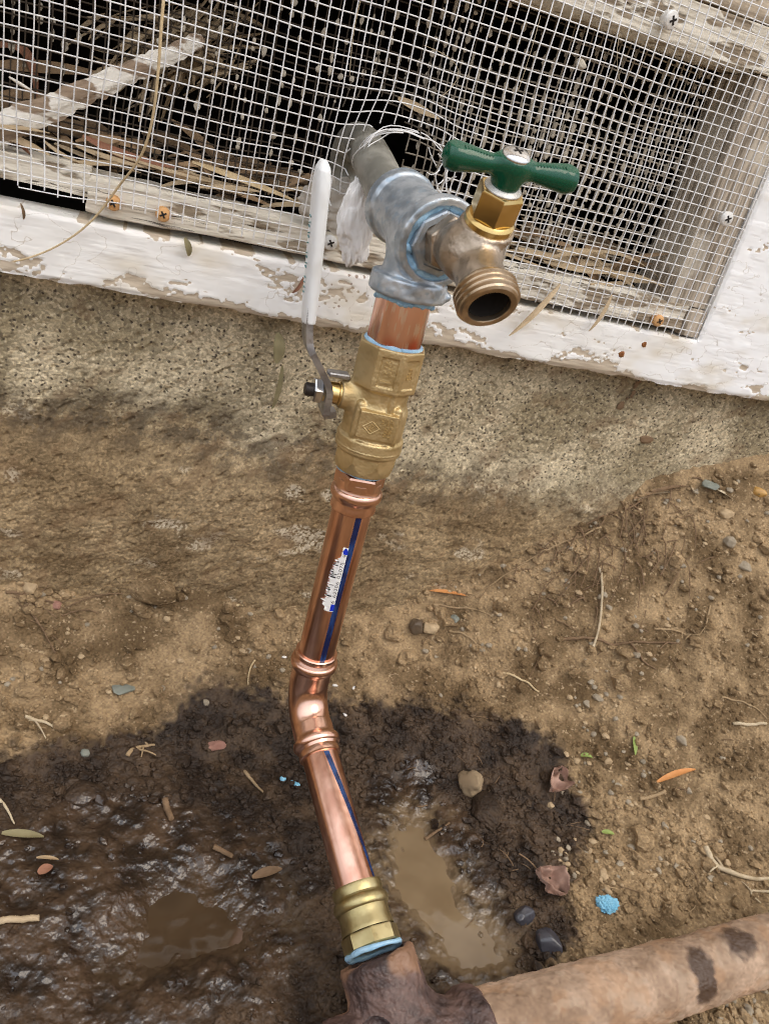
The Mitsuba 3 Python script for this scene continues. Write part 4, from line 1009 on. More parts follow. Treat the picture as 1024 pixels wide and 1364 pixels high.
# hose faucet
I0 = V(*(0.13183, -0.12263, -0.04299)); B0 = V(*(0.13331, -0.13794, -0.04242))
OA = unit(V(.09, -.83, -.55)); BA = unit(V(-.065, -.42, .905))
O0 = V(*(0.13670, -0.16826, -0.05725))
BC = V(*(0.13808, -0.14105, -0.03121)); B1 = BC - BA * .0128   # collar under the bonnet, and the knee of the outlet
def sd_bib(p):
    d = sd_cone(p, I0, B0, .0102, .0122)
    d = smin(d, sd_cone(p, B0 + (B1 - B0) * .6, O0 - OA * .008, .0108, .0104), .005)
    d = smin(d, sd_cyl(p, B1 - BA * .002, B1 + BA * .0135, .0102, .001), .006)
    d = smin(d, sd_cyl(p, B1 + BA * .0108, B1 + BA * .0146, .0119, .0009), .0012)
    d = np.minimum(d, sd_prism(p, I0 - BI * .004, I0 + BI * .0045, .0112, 6, (0, 0, 1), .3))
    d = smin(d, sd_cone(p, B0, B1, .0112, .0105), .004)
    d = np.maximum(d, -sd_cyl(p, O0 - OA * .0105, O0 + OA * .02, .0086, .0005))
    return d + .0003 * (meshkit.noise(p * 300, 6) - .5)
pts = np.stack([I0 - BI * .006, B0, B1 + BA * .016, O0])
add(pl + '__faucet', surfnet(sd_bib, pts.min(0) - .016, pts.max(0) + .016, .0006), 'm_bronze', True, label='aged bronze hose faucet body')
fa = pl + '__faucet'
pf = [(.0086, -.010), (.0086, .0002), (.0089, .0010), (.0112, .0012), (.0122, .0004)]
h = -.0006
for k in range(3): pf += [(.0124, h), (.0134, h - .0008), (.0134, h - .0015), (.0123, h - .0024)]; h -= .0027
pf += [(.0121, h - .0006), (.0114, h - .0014), (.0088, h - .0018)]
add(fa + '__outlet', lathe(pf, O0, OA, 72, closed=False), 'm_thread_brass', 30, label='worn threaded brass hose outlet')
add(fa + '__shade_lining', lathe([(.0001, -.0102), (.0084, -.0100), (.0084, -.0015)], O0, OA, 48, closed=False), 'm_dark', True, label='black lining that paints the shade inside the hose outlet')  # black lining added to paint the shade inside the outlet mouth
b0 = B1 + BA * .0146
add(fa + '__bonnet', join([lathe([(.0104, -.0005), (.0109, .0003), (.0109, .0026), (.0101, .0036), (.0096, .0040)], b0, BA, 48), lathe([(.0085, .0036), (.0098, .0040), (.0102, .0050), (.0102, .0152), (.0094, .0164), (.0070, .0167)], b0, BA, faces=6, rot=.52)]), 'm_brass', 30, label='polished brass hexagon bonnet nut')
add(fa + '__packing', lathe([(.0070, .0162), (.0080, .0167), (.0076, .0173), (.0056, .0185)], b0, BA, 32), 'm_screw_pale', True, label='whitish washer under the green handle')
HC = b0 + BA * .0256
hx = V(1, .03, -.165); hx = unit(hx - BA * (hx @ BA))
def sd_handle(p):
    q = p - HC; h = np.abs(q @ hx); rad = np.linalg.norm(q - (q @ hx)[:, None] * hx, axis=1)
    r = np.interp(h, [0, .007, .010, .015, .020, .0245, .0272, .0288], [.0034, .0034, .0038, .0045, .0053, .0057, .0047, .0])
    arm = np.maximum((rad - r) * .92, h - .0288)
    e = np.minimum(np.linalg.norm(p - (HC + hx * np.sign(q @ hx)[:, None] * .0231), axis=1) - .0057, arm)
    hub = sd_cone(p, HC - BA * .0050, HC + BA * .0010, .0064, .0070)
    d = smin(e, hub, .004)
    return np.maximum(d, (p - HC) @ BA - .0048)
lo_, hi_ = HC - .034 * np.abs(hx) - .011, HC + .034 * np.abs(hx) + .011
add(fa + '__handle', surfnet(sd_handle, lo_, hi_, .0005), 'm_green', True, label='glossy dark green bar handle')
mk = []
for s_ in (-1, 1):
    for i in range(10):
        c = HC + hx * s_ * (.0095 + i * .0013) + BA * (.0036 + .00016 * i) + np.cross(hx, BA) * .0012
        mk.append(tube([c - np.cross(hx, BA) * .0008, c + np.cross(hx, BA) * .0008], .00026, 5))
add(fa + '__handle__raised_marks', join(mk), 'm_green', True)
hs_o = HC + BA * .0048
add(fa + '__handle_screw', lathe([(.0054, -.001), (.0058, .0), (.0057, .0007), (.0048, .0016), (.0028, .0022), (.0001, .0024)], hs_o, BA, 40), 'm_zinc', True, label='domed silvery cross-head screw on top of the handle')
cr = []
for a_ in (.4, .4 + math.pi / 2):
    u, v, w = frame(BA); d = math.cos(a_) * u + math.sin(a_) * v; e = np.cross(w, d)
    b_, f_ = vf(trimesh.creation.box(extents=(.0042, .0009, .0012))); cr.append((hs_o + w * .0019 + b_[:, :1] * d + b_[:, 1:2] * e + b_[:, 2:] * w, f_))
add(fa + '__cross_slot', join(cr), 'm_dark')

# brass adapter at the foot
t0, t1, t2, t3, t4, t5 = 0.11340, 0.11960, 0.12610, 0.13620, 0.14460, 0.14820
prof = [(.0112, t0), (.0136, t0 + .0002), (.0139, t0 + .0012), (.0137, t0 + (t1 - t0) * .6), (.0133, t1 - .001)]
prof += [(.0133 + .0019 * math.cos(a_), t1 + (t2 - t1) * (.5 + .5 * math.sin(a_))) for a_ in np.linspace(-1.4, 1.4, 9)]
prof += [(.0136, t2 + .002), (.0135, (t2 + t3) / 2), (.0141, t3 - .002), (.0141, t3)]
add(pl + '__brass_adapter', join([lathe(prof, E, LOW, 72, closed=False), lathe([(.0130, t3 - .0004), (.0148, t3 + .0004), (.0153, t3 + .0014), (.0153, t4 - .0008), (.0146, t4), (.0120, t4 + .0002)], E, LOW, faces=8, rot=.3)]), 'm_old_brass', 30, label='brass adapter at the foot of the lower tube')
add(pl + '__brass_adapter__sealant', dope_ring(E + LOW * (t4 + .0012), LOW, .0142, .0013, 23, 0), 'm_dope', True, label='ring of bright blue thread sealant at the rusted tee')

# ------------------------------------------------------------------ old rusty pipe
rp = thing('rusty_pipe', 'old rust coloured buried pipe with dark wet patches, lying across the bottom of the pit', 'pipe')
PT, PR = V(*(0.16080, -0.27931, -0.40083)), V(*(0.43835, -0.25440, -0.38341))
pw = unit(PR - PT)
def sd_oldtee(p):
    d = sd_cyl(p, E + LOW * t5, PT + LOW * .0, .0202, .003)
    d = smin(d, sd_cyl(p, PT - pw * .034, PT + pw * .034, .0222, .003), .010)
    d = smin(d, sd_cyl(p, PT + pw * .030, PT + pw * .041, .0245, .003), .004)
    d = smin(d, sd_cyl(p, PT - pw * .041, PT - pw * .027, .0250, .004), .004)
    d = smin(d, np.linalg.norm(p - V(*(0.12773, -0.29201, -0.34360)), axis=1) - .0085, .010)
    d = np.maximum(d, -sd_cyl(p, E + LOW * (t5 - .004), E + LOW * (t5 + .003), .0160, .001))
    return d + .0022 * (meshkit.fbm(p * 130, 4, 2) - .5) + .0012 * (meshkit.noise(p * 480, 9) - .5)
pts = np.stack([E + LOW * t5, PT, PT + pw * .044, PT - pw * .044])
add(rp + '__tee', surfnet(sd_oldtee, pts.min(0) - .030, pts.max(0) + .030, .0011), 'm_rust_tee', True, label='dark purplish rusted tee that the brass adapter screws into')
n = 260; s_ = np.linspace(.030, np.linalg.norm(PR - PT) + .25, n); a = np.arange(72) * 2 * np.pi / 72
u, v, w = frame(pw); rb_ = np.interp(s_, [.03, .06, .26, .6], [.0222, .0218, .0176, .0165])
ring = np.cos(a)[:, None] * u + np.sin(a)[:, None] * v
base = PT + s_[:, None, None] * pw + 0 * ring[None]
R = rb_[:, None] * np.ones(72); P = base + R[..., None] * ring
P = P + ring[None] * ((meshkit.fbm(P * 110, 4, 12) - .5) * .0036 + (meshkit.noise(P * 420, 13) - .5) * .0012)[..., None]
i, j = np.meshgrid(np.arange(n - 1), np.arange(72), indexing='ij'); b, c = i * 72 + j, i * 72 + (j + 1) % 72
add(rp + '__pipe', (P.reshape(-1, 3), np.vstack([np.stack([b, c, c + 72], -1).reshape(-1, 3), np.stack([b, c + 72, b + 72], -1).reshape(-1, 3)])), 'm_rust_pipe', True)

# ------------------------------------------------------------------ loose soil, stones, roots, leaves
def gz(x, y): return float(ground_z(np.array([x]), np.array([y]))[0])
ico = [vf(trimesh.creation.icosphere(subdivisions=0, radius=1.0)), vf(trimesh.creation.icosphere(subdivisions=1, radius=1.0))]
def clods(n, x0, x1, y0, y1, rmin, rmax, power, seed, keep=None, sub=0, sink=.25):
    rs = np.random.RandomState(seed); x = rs.uniform(x0, x1, n); y = rs.uniform(y0, y1, n)
    dens = meshkit.fbm(np.stack([x * 35, y * 35, x * 0], -1), 3, seed); ok = dens > rs.uniform(.28, .72, n)
    if keep is not None: ok &= keep(x, y)
    ok &= (rs.rand(n) > .88) | ~np.logical_or.reduce([((x - c[0]) / c[2]) ** 2 + ((y - c[1]) / c[3]) ** 2 < .8 for c in SHEEN])
    x, y = x[ok], y[ok]; n = len(x)
    r = rmin * (rmin / rmax) ** (-rs.rand(n) ** power); z = ground_z(x, y) + r * (1 - 2 * sink) * .6
    bv_, bf_ = ico[sub]; k = len(bv_)
    jit = 1 + (rs.rand(n, k, 1) - .5) * (.55 if sub == 0 else .52); sq = np.stack([rs.uniform(.8, 1.3, n), rs.uniform(.8, 1.3, n), rs.uniform(.6, .95, n)], 1)
    q = rs.normal(size=(n, 3, 3)); q, _ = np.linalg.qr(q)
    v = np.einsum('nij,nkj->nki', q, bv_[None] * jit) * sq[:, None] * r[:, None, None] + np.stack([x, y, z], 1)[:, None]
    return v.reshape(-1, 3), (bf_[None] + (np.arange(n) * k)[:, None, None]).reshape(-1, 3)
dry = lambda x, y: (y > -.10 - .0 * x) | (x > .27)
nowater = lambda x, y: np.logical_and.reduce([((x - c[0]) / (c[2] * .55)) ** 2 + ((y - c[1]) / (c[3] * .6)) ** 2 > 1 for c in WATER])
add('soil_crumbs', join([clods(22000, -.13, .60, -.33, .015, .0006, .0026, 2.6, 1, nowater), clods(5000, .22, .60, -.30, .015, .0010, .0050, 2.4, 2), clods(2200, -.12, .2, -.11, .012, .0010, .0050, 2.4, 3),
    clods(12000, -.12, .30, -.30, -.04, .0006, .0030, 2.4, 4, nowater)]), 'm_soil', False, kind='stuff', label='loose soil crumbs and grit')
add('soil_clods', join([clods(230, .20, .60, -.28, .012, .003, .0085, 1.8, 7, None, 1, .4), clods(150, -.12, .22, -.10, .008, .003, .0075, 1.8, 8, None, 1, .4), clods(50, -.11, .3, -.30, -.08, .003, .007, 1.8, 9, nowater, 1, .45)]),
    'm_soil', 22, kind='stuff', label='larger clods of soil')

rg = random.Random(44); gm_ = {'m_stone_tan': [], 'm_stone_grey': []}
for (cx, cy), sx, n in (((0.3647, -0.0730), .016, 26), ((0.3710, -0.1154), .018, 40), ((0.3303, -0.1742), .016, 36), ((0.3824, -0.1602), .03, 40), ((0.4536, -0.0159), .035, 44), ((0.4039, -0.0329), .03, 36), ((0.3143, -0.0128), .03, 24), ((0.3783, -0.2756), .016, 40), ((0.2698, -0.0193), .03, 20), ((0.0859, -0.0059), .03, 18), ((-0.0148, -0.0201), .035, 22)):
    for _ in range(n):
        x_, y_ = rg.gauss(cx, sx), min(.008, rg.gauss(cy, sx * .7)); rr0 = rg.uniform(.0011, .0030)
        v, f = lump(rr0, rg.randrange(500), 1, .4, (rg.uniform(.9, 1.4), 1, rg.uniform(.6, .9)))
        gm_[rg.choice(list(gm_))].append((rotz(v, rg.uniform(0, 6)) + V(x_, y_, gz(x_, y_) + rr0 * .15), f))
for k_, nm_ in (('m_stone_tan', 'tan'), ('m_stone_grey', 'grey')):
    add('gravel', join(gm_[k_]), k_, 28, kind='stuff', label='tiny %s bits of gravel loose on the dry soil' % nm_)
def stone(xy, mm, mat, label, seed, sq=(1, .8, .6), cat='stone', group=None, rot=None, rough=.22, lift=.08):
    x, y = xy; v, f = lump(mm * .0005, seed, 3, rough, sq); v = rotz(v, seed * 1.3 if rot is None else rot)
    solo('stone' if cat == 'stone' else cat, (v + V(x, y, gz(x, y) + mm * .0005 * sq[2] * lift), f), mat, label, cat, group, 32 if rough > .15 else True)
stone((0.4554, 0.0091), 17, 'm_stone_blue', 'flat grey green stone high on the heap beside the concrete', 1, (1.2, .9, .4), rot=.4)
stone((0.4716, -0.0204), 13, 'm_stone_grey', 'round grey pebble on the right bank, below the flat green stone', 3, (1, .95, .8))
stone((0.4855, -0.0312), 14, 'm_stone_grey', 'half buried grey stone near the right edge, below the round pebble', 4, (1.3, .8, .45))
stone((0.4695, -0.0076), 12, 'm_stone_tan', 'angular beige stone above the round grey pebble on the right bank', 5, (1.2, .9, .7))
stone((0.4984, 0.0006), 12, 'm_seed', 'smooth amber coloured stone at the right edge of the heap', 6, (.6, 1.2, .7), rot=.9, rough=.05)
stone((0.2324, -0.0049), 15, 'm_stone_dark', 'dark brown lump standing in the soil bank right of the copper tube', 7, (.9, .9, 1.0), rough=.4)
stone((0.2436, -0.0068), 14, 'm_stone_tan', 'tan clod touching the dark brown lump', 17, (1.1, .9, .8))
stone((0.2623, -0.0070), 9, 'm_stone_blue', 'small greenish grey pebble right of the dark brown lump', 8, (1, .9, .8))
stone((0.2644, -0.1045), 21, 'm_stone_broken', 'pale tan broken stone at the edge of the wet mud', 9, (.9, .8, 1.05), rough=.5)
stone((0.2654, -0.2029), 14, 'm_stone_wet', 'wet bluish black stone below the lower curled leaf', 10, (1.1, .9, .7))
stone((0.2728, -0.2229), 18, 'm_stone_wet', 'largest wet black stone, just above the rusty pipe', 11, (1.1, .85, .75))
stone((0.4246, -0.1105), 12, 'm_stone_grey', 'smooth oval grey tan pebble in the dry soil at right', 12, (.75, 1.15, .6), rot=.2)
stone((0.3593, -0.0735), 8, 'm_stone_grey', 'left one of a pair of small grey pebbles on the dry slope', 13)
stone((0.3678, -0.0717), 8, 'm_stone_grey', 'right one of a pair of small grey pebbles on the dry slope', 14)
stone((0.3693, -0.1083), 10, 'm_stone_tan', 'tan pebble beside the small green leaf bits', 15)
stone((0.3334, -0.1832), 9, 'm_stone_tan', 'small yellowish pebble above the blue scrap', 16)
stone((-0.0027, -0.0699), 7, 'm_stone_blue', 'small round grey stone on the mud margin at left', 18, (1, .9, .8))
stone((0.0822, -0.0589), 12, 'm_stone_red', 'flat brown stone on the dark soil left of the elbow', 19, (1.4, .8, .5), rot=.1)
stone((0.0177, -0.0326), 15, 'm_stone_blue', 'flat dark grey leaf-like stone in the dry soil at left', 20, (1.2, .9, .25), rot=.5)
stone((-0.0479, 0.0086), 11, 'm_stone_tan', 'upper tan stone of the cluster under the roots at left', 21, (1.1, .9, .8))
stone((-0.0410, 0.0065), 9, 'm_stone_grey', 'lower grey stone of the cluster under the roots at left', 22)
stone((-0.0299, 0.0013), 9, 'm_stone_red', 'reddish stone at the end of the dark twig at left', 23)
stone((-0.0022, -0.0986), 19, 'm_soil', 'smooth wet mound of mud at left', 24, (1.3, 1, .55), cat='mud_lump', rough=.12)
stone((0.2705, -0.1255), 26, 'm_soil', 'big dark clod of mud below the tan broken stone', 25, (1.3, 1, .6), cat='mud_lump')
stone((0.0304, 0.0114), 34, 'm_soil', 'smooth dry wedge of packed soil against the concrete at left', 26, (1.2, .8, .55), cat='mud_lump', rough=.12)
PEB = [((0.2912, -0.0079), 'tan pebble just below the thin tan root'), ((0.3084, -0.0354), 'grey pebble on the slope left of the cream stem'), ((0.3886, -0.0148), 'tan pebble above the dark straight root, right of the cream stem'),
    ((0.4174, -0.0283), 'grey pebble in the middle of the right bank'), ((0.4314, -0.0484), 'tan pebble above the right end of the dark straight root'), ((0.3690, -0.1631), 'grey pebble right of the small green leaf fragment'),
    ((0.4121, -0.0930), 'tan pebble above the oval grey tan pebble'), ((0.4540, -0.1252), 'grey pebble above the curved orange leaf sliver'), ((0.2133, 0.0072), 'tan pebble close to the right side of the copper tube'),
    ((0.1036, -0.0090), 'grey pebble left of the elbow on the dry soil'), ((0.0549, -0.0175), 'tan pebble in the smooth dry soil at left'), ((0.3946, -0.1583), 'grey pebble below the stubby tan twig'),
    ((0.3532, -0.0199), 'tan pebble left of the foot of the cream stem'), ((0.4846, -0.0724), 'grey pebble near the right edge below the half buried stone'), ((0.4305, -0.1568), 'tan pebble above the thick pale root'),
    ((0.4011, -0.0784), 'grey pebble below the dark straight root'), ((0.3773, -0.2789), 'grey pebble under the rusty pipe in the bottom right corner')]
for i, (p, lab) in enumerate(PEB):
    if i in (3, 6, 8, 11, 15): continue
    stone(p, rnd.uniform(4.5, 8), ('m_stone_tan', 'm_stone_grey')[i % 2], 'small ' + lab, 60 + i, group='small pebbles on the soil')

def lying(pts, lift=.0006, n=24, wob=.0):
    """a line laid over the ground, resting on its bumps"""
    P = spline([(x, y, 0) for x, y in pts], n); z = ground_z(P[:, 0], P[:, 1])
    zz = np.array([max(z[max(0, i - 2):i + 3]) * .6 + z[i] * .4 for i in range(n)]); P[:, 2] = zz + lift
    return P
def twig(pts, r, mat, label, cat='twig', n=26, group=None, side=0, taper=.45):
    P = lying(pts, r * .8, n)
    ms = [tube(P, np.linspace(r, r * taper, n) * (1 + .25 * (meshkit.noise(np.stack([np.arange(n) * .8] * 3, -1), int(r * 1e6)) - .5)), 7)]
    rs = random.Random(int(r * 1e7) + len(label))
    for _ in range(side):
        i = rs.randrange(3, n - 3); a_ = rs.uniform(0, 6.3); L = rs.uniform(.006, .018)
        ms.append(tube(spline([P[i], P[i] + V(math.cos(a_) * L * .5, math.sin(a_) * L * .5, .001), P[i] + V(math.cos(a_) * L, math.sin(a_) * L, -.0008)], 7), np.linspace(r * .5, r * .25, 7), 5))
    solo(cat, join(ms), mat, label, cat, group, True)
twig([(0.0009, 0.0120), (-0.0090, 0.0120), (-0.0260, 0.0120), (-0.0408, 0.0120), (-0.0566, 0.0120)], .0008, 'm_pale_root', 'long pale root curving over the soil at left below the concrete', 'root')
twig([(0.3655, -0.0147), (0.3691, -0.0245), (0.3691, -0.0371), (0.3603, -0.0519)], .0011, 'm_pale_root', 'cream coloured curved stem lying down the right bank', 'stem', taper=.8)
twig([(0.3385, -0.0362), (0.3708, -0.0462), (0.4030, -0.0573), (0.4317, -0.0614)], .0014, 'm_twig', 'dark straight root lying across the right bank', 'root', side=3)
twig([(0.3921, -0.0527), (0.3970, -0.0621), (0.4099, -0.0714)], .0010, 'm_twig', 'short dark root branching below the straight dark root', 'root')
twig([(0.3678, 0.0037), (0.3486, 0.0038), (0.3300, 0.0032), (0.3080, 0.0037)], .0009, 'm_root', 'thin tan root trailing from the crumb heap to the left', 'root', side=5)
twig([(0.3132, 0.0033), (0.3002, 0.0017), (0.2856, -0.0009), (0.2706, -0.0006)], .0006, 'm_root', 'hair-thin root end lying left of the tan root', 'root')
twig([(0.3293, 0.0088), (0.3350, -0.0028), (0.3320, -0.0076)], .0008, 'm_root', 'short rootlet hanging below the tan root', 'root', side=2)
twig([(0.4096, -0.0509), (0.4272, -0.0558), (0.4449, -0.0611)], .0011, 'm_root', 'knotted tan root right of the dark straight root', 'root', side=4)
twig([(0.4569, -0.0468), (0.4511, -0.0563), (0.4482, -0.0617)], .0009, 'm_root', 'upright tan rootlet on the right bank', 'root', side=1)
twig([(0.2912, -0.0437), (0.3071, -0.0518), (0.3224, -0.0612)], .0010, 'm_straw', 'yellowish grass stem on the dry slope right of the elbow', 'stem', taper=.7)
twig([(0.2464, 0.0048), (0.2695, -0.0056), (0.2869, -0.0147)], .0009, 'm_root', 'thin root above the greenish pebble', 'root')
twig([(0.2581, -0.0110), (0.2698, -0.0193), (0.2823, -0.0333)], .0010, 'm_root', 'bent root below the greenish pebble', 'root')
twig([(0.4207, -0.1750), (0.4225, -0.1862), (0.4376, -0.1974), (0.4630, -0.2021)], .0022, 'm_pale_root', 'thick pale root at the right edge above the rusty pipe', 'root', side=2)
twig([(0.4561, -0.2084), (0.4387, -0.2098), (0.4425, -0.2153)], .0010, 'm_pale_root', 'small curled pale root below the thick pale root', 'root', side=3)
twig([(0.3728, -0.1756), (0.3959, -0.1854), (0.3973, -0.2017), (0.3725, -0.2132)], .0004, 'm_root', 'hair-thin arched root left of the thick pale root', 'root')
twig([(0.3235, -0.1758), (0.3286, -0.1846), (0.3324, -0.1959)], .0011, 'm_root', 'forked tan twig just above the blue scrap', 'twig', side=2)
twig([(0.3873, -0.1339), (0.3969, -0.1353), (0.4066, -0.1349)], .0016, 'm_root', 'short stubby tan twig in the dry soil at right', 'twig', taper=.8)
twig([(0.2196, -0.1385), (0.2288, -0.1358), (0.2386, -0.1317)], .0012, 'm_twig', 'short brown twig at the top of the right puddle', 'twig')
twig([(0.4586, -0.0960), (0.4774, -0.1010), (0.4922, -0.1138)], .0008, 'm_root', 'thin root at the right edge of the dry slope', 'root')
twig([(0.4659, -0.1104), (0.4792, -0.1146), (0.4916, -0.1158)], .0014, 'm_pale_root', 'pale twig stub at the right edge', 'twig', taper=.8)
twig([(0.0233, -0.0715), (0.0284, -0.0648), (0.0411, -0.0608)], .0016, 'm_root', 'gnarled small root on the mud margin at left', 'root', side=3)
twig([(-0.0412, -0.0555), (-0.0312, -0.0568), (-0.0193, -0.0620)], .0014, 'm_pale_root', 'pale bent root in the dry soil at far left', 'root', side=3)
twig([(-0.0390, -0.1845), (-0.0275, -0.1835), (-0.0178, -0.1833)], .0018, 'm_leaf_tan', 'straw coloured stick on the mud at the left edge', 'stick', taper=.9)
twig([(0.0472, -0.1061), (0.0487, -0.1115), (0.0513, -0.1201)], .0022, 'm_twig', 'black rotten twig in the middle of the mud', 'twig', taper=.8)
twig([(0.0763, -0.1397), (0.0820, -0.1438), (0.0870, -0.1485)], .0017, 'm_twig', 'brown twig stub on the mud left of the lower tube', 'twig', taper=.8)
twig([(-0.0488, -0.1051), (-0.0434, -0.1121), (-0.0379, -0.1226)], .0010, 'm_pale_root', 'thin pale twig at the left edge of the mud', 'twig')
twig([(0.1015, -0.0793), (0.1069, -0.0904), (0.1128, -0.1008)], .0013, 'm_root', 'brown root on dark soil left of the elbow', 'root')
twig([(-0.0617, 0.0058), (-0.0468, 0.0044), (-0.0314, 0.0018)], .0013, 'm_twig', 'dark twig ending at the reddish stone', 'twig')
twig([(0.0849, 0.0072), (0.0912, 0.0086), (0.0981, 0.0098)], .0011, 'm_straw', 'short cut straw in the dry soil left of the copper tube', 'straw', taper=.9)
twig([(0.1088, 0.0120), (0.1233, 0.0120), (0.1386, 0.0120)], .0008, 'm_root', 'thin forked root close to the copper tube at left', 'root', side=2)
twig([(0.1094, -0.0137), (0.1052, -0.0198), (0.1044, -0.0277)], .0007, 'm_straw', 'fine upright straw left of the elbow', 'straw')
twig([(0.1987, 0.0120), (0.2136, 0.0120), (0.2346, 0.0120)], .0005, 'm_root', 'fine root lying right of the copper tube', 'root')
bund = []
rr_ = random.Random(8)
for _ in range(14):
    x0_, y0_ = rr_.uniform(-.06, -.022), rr_.uniform(-.012, .012); a_ = rr_.gauss(0, .3); L = rr_.uniform(.02, .05)
    bund.append(tube(lying([(x0_, y0_), (x0_ + L * .5 * math.cos(a_), y0_ + L * .5 * math.sin(a_) + .002), (x0_ + L * math.cos(a_), y0_ + L * math.sin(a_))], rr_.uniform(.0005, .002), 9), rr_.uniform(.0002, .0005), 5))
add('root_mat', join(bund), 'm_twig', True, kind='stuff', label='mat of fine roots and bark at the foot of the wall at far left')
bund = []
for _ in range(120):
    x0_, y0_ = rr_.gauss(.375, .030), rr_.uniform(-.03, .012); a_ = rr_.uniform(0, 6.3); L = rr_.uniform(.006, .022)
    bund.append(tube(lying([(x0_, y0_), (x0_ + L * .5 * math.cos(a_) + .001, y0_ + L * .5 * math.sin(a_)), (x0_ + L * math.cos(a_), min(.014, y0_ + L * math.sin(a_)))], rr_.uniform(.0005, .003), 7), rr_.uniform(.0002, .0007), 5))
for _ in range(70):
    x0_, y0_ = rr_.uniform(.22, .55), rr_.uniform(-.20, .0); a_ = rr_.uniform(0, 6.3); L = rr_.uniform(.005, .016)
    bund.append(tube(lying([(x0_, y0_), (x0_ + L * .5 * math.cos(a_) + .001, y0_ + L * .5 * math.sin(a_)), (x0_ + L * math.cos(a_), min(.014, y0_ + L * math.sin(a_)))], rr_.uniform(.0003, .001), 7), rr_.uniform(.0002, .0005), 5))
add('root_mat', join(bund), 'm_twig', True, kind='stuff', label='fine rootlets and debris in the soil heap at right')

def flat_leaf(a_, b_, wid, mat, label, cat='leaf', curl=.3, lift=.0015):
    P = lying([a_, ((a_[0] + b_[0]) / 2, (a_[1] + b_[1]) / 2), b_], lift, 12)
    solo('leaf', blade([P[0], P[6] + V(0, 0, .0012), P[-1]], wid, 14, curl, .4, up=(0, -.3, 1)), mat, label, cat, smooth=True)
flat_leaf((0.2422, 0.0120), (0.2707, 0.0001), .0042, 'm_leaf_orange', 'orange needle-like leaf on the bank right of the sticker')
flat_leaf((0.3997, -0.1302), (0.4326, -0.1276), .0048, 'm_leaf_orange', 'curved orange leaf sliver on the dry soil at right')
flat_leaf((0.3883, -0.1022), (0.3871, -0.1124), .0042, 'm_leaf_green', 'upright bright green leaf sliver on the dry slope')
flat_leaf((0.3501, -0.1004), (0.3576, -0.1048), .0042, 'm_leaf_green', 'small green leaf bit next to the upper curled leaf')
flat_leaf((0.3501, -0.1508), (0.3579, -0.1547), .0038, 'm_leaf_green', 'small green leaf fragment above the lower curled leaf')
flat_leaf((0.3941, 0.0120), (0.4053, 0.0120), .0040, 'm_pale_root', 'cream leaf sliver at the left of the crumb heap')
flat_leaf((0.4055, 0.0120), (0.4251, 0.0108), .0048, 'm_leaf_tan', 'tan leaf sliver on top of the crumb heap')
flat_leaf((0.4612, 0.0045), (0.4733, -0.0025), .0040, 'm_pale_root', 'cream leaf sliver left of the amber stone')
flat_leaf((0.3934, 0.0120), (0.4327, 0.0116), .0050, 'm_leaf_brown', 'long brown leaf leaning on the concrete above the crumb heap')
flat_leaf((0.4040, 0.0120), (0.4380, 0.0120), .0040, 'm_twig', 'dark brown leaf beside the long brown one by the concrete')
flat_leaf((0.4398, 0.0117), (0.4443, 0.0054), .0038, 'm_leaf_tan', 'short tan leaf standing left of the flat green stone')
flat_leaf((-0.0436, -0.1294), (-0.0211, -0.1321), .0050, 'm_leaf_olive', 'olive grey decayed leaf strip on the mud at the left edge')
flat_leaf((-0.0216, -0.1558), (-0.0144, -0.1514), .0058, 'm_leaf_red', 'small reddish brown leaf on the wet mud at left')
flat_leaf((-0.0236, -0.1453), (-0.0116, -0.1471), .0022, 'm_root', 'thin tan leaf strip on the wet mud at left')
flat_leaf((0.0977, -0.1626), (0.1171, -0.1571), .0060, 'm_twig', 'dark curled leaf on the mud left of the lower tube')
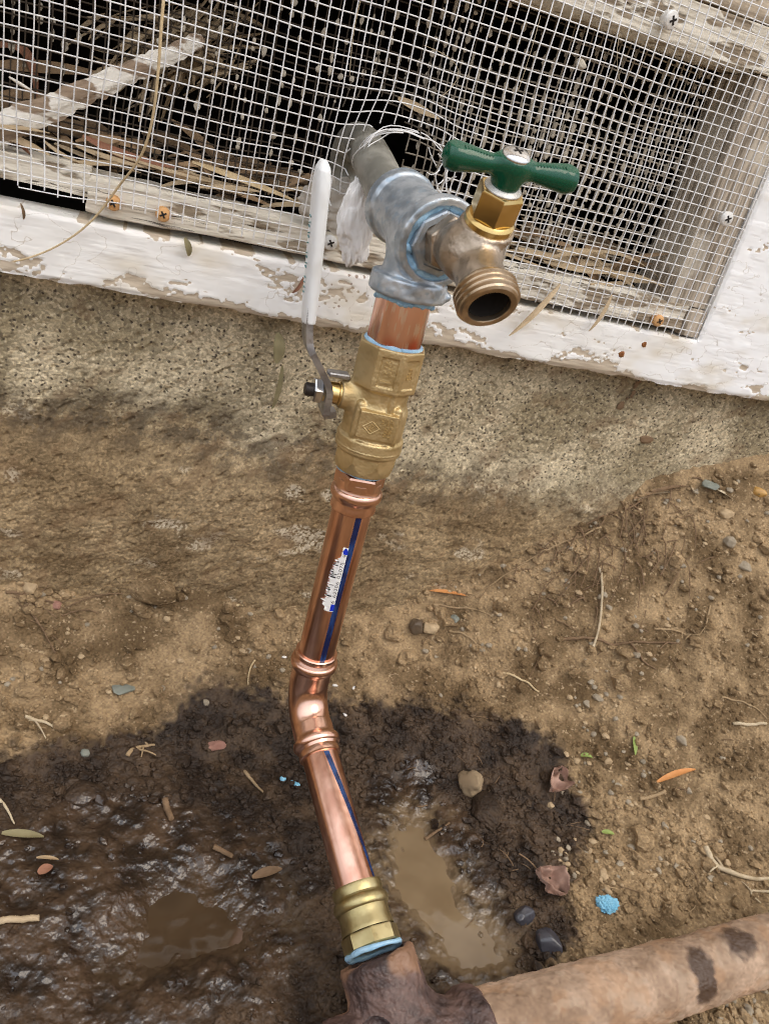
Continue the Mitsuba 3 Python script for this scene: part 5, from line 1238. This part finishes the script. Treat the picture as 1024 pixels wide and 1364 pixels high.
def curled_leaf(xy, size, seed, label, rot):
    """dead leaf with its edges rolled up"""
    U = np.linspace(-1, 1, 30); Wn = np.linspace(-1, 1, 24)
    def fn(A, B):
        out = np.sqrt(np.clip(1 - A ** 2 * .9, 0, 1)) * (1 - .35 * (A > 0) * A); x = A * size; y = B * out * size * .75
        z = size * (.95 * (B * out) ** 2 + .45 * A ** 2) + size * .95 * (meshkit.noise(np.stack([A * 2.5, B * 2.5, A * 0 + seed], -1), seed) - .5) + size * .10 * np.sin(A * 9 + B * 5) * np.abs(B)
        return np.stack([x * (1 - .15 * np.abs(B)), y * (1 - .25 * A ** 2), z], -1)
    v, f = grid(U, Wn, fn); v2 = v.copy(); v2[:, 2] -= .0003
    m = (np.vstack([v, v2]), None)
    vv = rotz(m[0], rot); c, s2 = math.cos(.5), math.sin(.5); vv = np.stack([vv[:, 0], vv[:, 1] * c - vv[:, 2] * s2, vv[:, 1] * s2 + vv[:, 2] * c], 1)
    x, y = xy; k = thing('curled_leaf', label, 'leaf')
    vv = vv + V(x, y, gz(x, y) + size * .30); q = len(v)
    add(k + '__leaf_blade', (vv[:q], f), 'm_leaf_dead', True, label='dark brown upper face of the leaf')
    add(k + '__underside', (vv[q:], f[:, ::-1]), 'm_leaf_pink', True, label='pale pinkish underside rolled up at the edges')
    d = V(math.cos(rot), math.sin(rot), .25); o = V(x, y, gz(x, y) + size * .45)
    add(k + '__stalk', tube(spline([o + d * size * .85, o + d * size * 1.3 + V(0, 0, .001), o + d * size * 1.9], 9), .0005, 6), 'm_twig', True)
curled_leaf((0.3251, -0.1133), .0120, 3, 'curled pinkish brown dead leaf, upper one, with its stalk pointing up the slope', .9)
curled_leaf((0.2883, -0.1865), .0125, 6, 'curled two-tone brown dead leaf, lower one, above the wet black stones', 2.4)
x, y = (0.3232, -0.2050)
v, f = crumple((x, y, gz(x, y) + .003), 0.0056, (1.3, 1.0, .6), 31, 4, (2, 2, 2), .5); solo('blue_scrap', (v, f), 'm_blue_foam', 'crumbly bright blue scrap of dried sealant on the soil', 'scrap', smooth=20)
for i, p in enumerate([(0.1336, -0.0909), (0.1362, -0.0940), (0.1267, -0.0892)]):
    v, f = crumple((p[0], p[1], gz(*p) + .0014), .0018, (1.2, 1, .7), 50 + i, 2); solo('blue_crumb', (v, f), 'm_blue_foam', ('middle', 'rightmost', 'leftmost')[i] + ' tiny blue crumb of sealant left of the elbow collar', 'scrap', 'tiny blue crumbs beside the lower fitting', 20)
for i, p in enumerate([(0.1699, -0.0290), (0.1847, -0.0307), (0.1764, -0.0471), (0.1313, -0.0108)]):
    v, f = lump(.0016, 90 + i, 1, .3, (1.6, .8, .6)); solo('white_crumb', (rotz(v, i) + V(p[0], p[1], gz(*p) + .0008), f), 'm_white_bit', ('tiny white crumb touching the right side of the elbow', 'tiny white crumb farthest right of the elbow', 'tiny white crumb on dark soil below right of the elbow', 'tiny white crumb left of the upper elbow collar')[i], 'crumb', 'tiny white crumbs around the elbow', True)
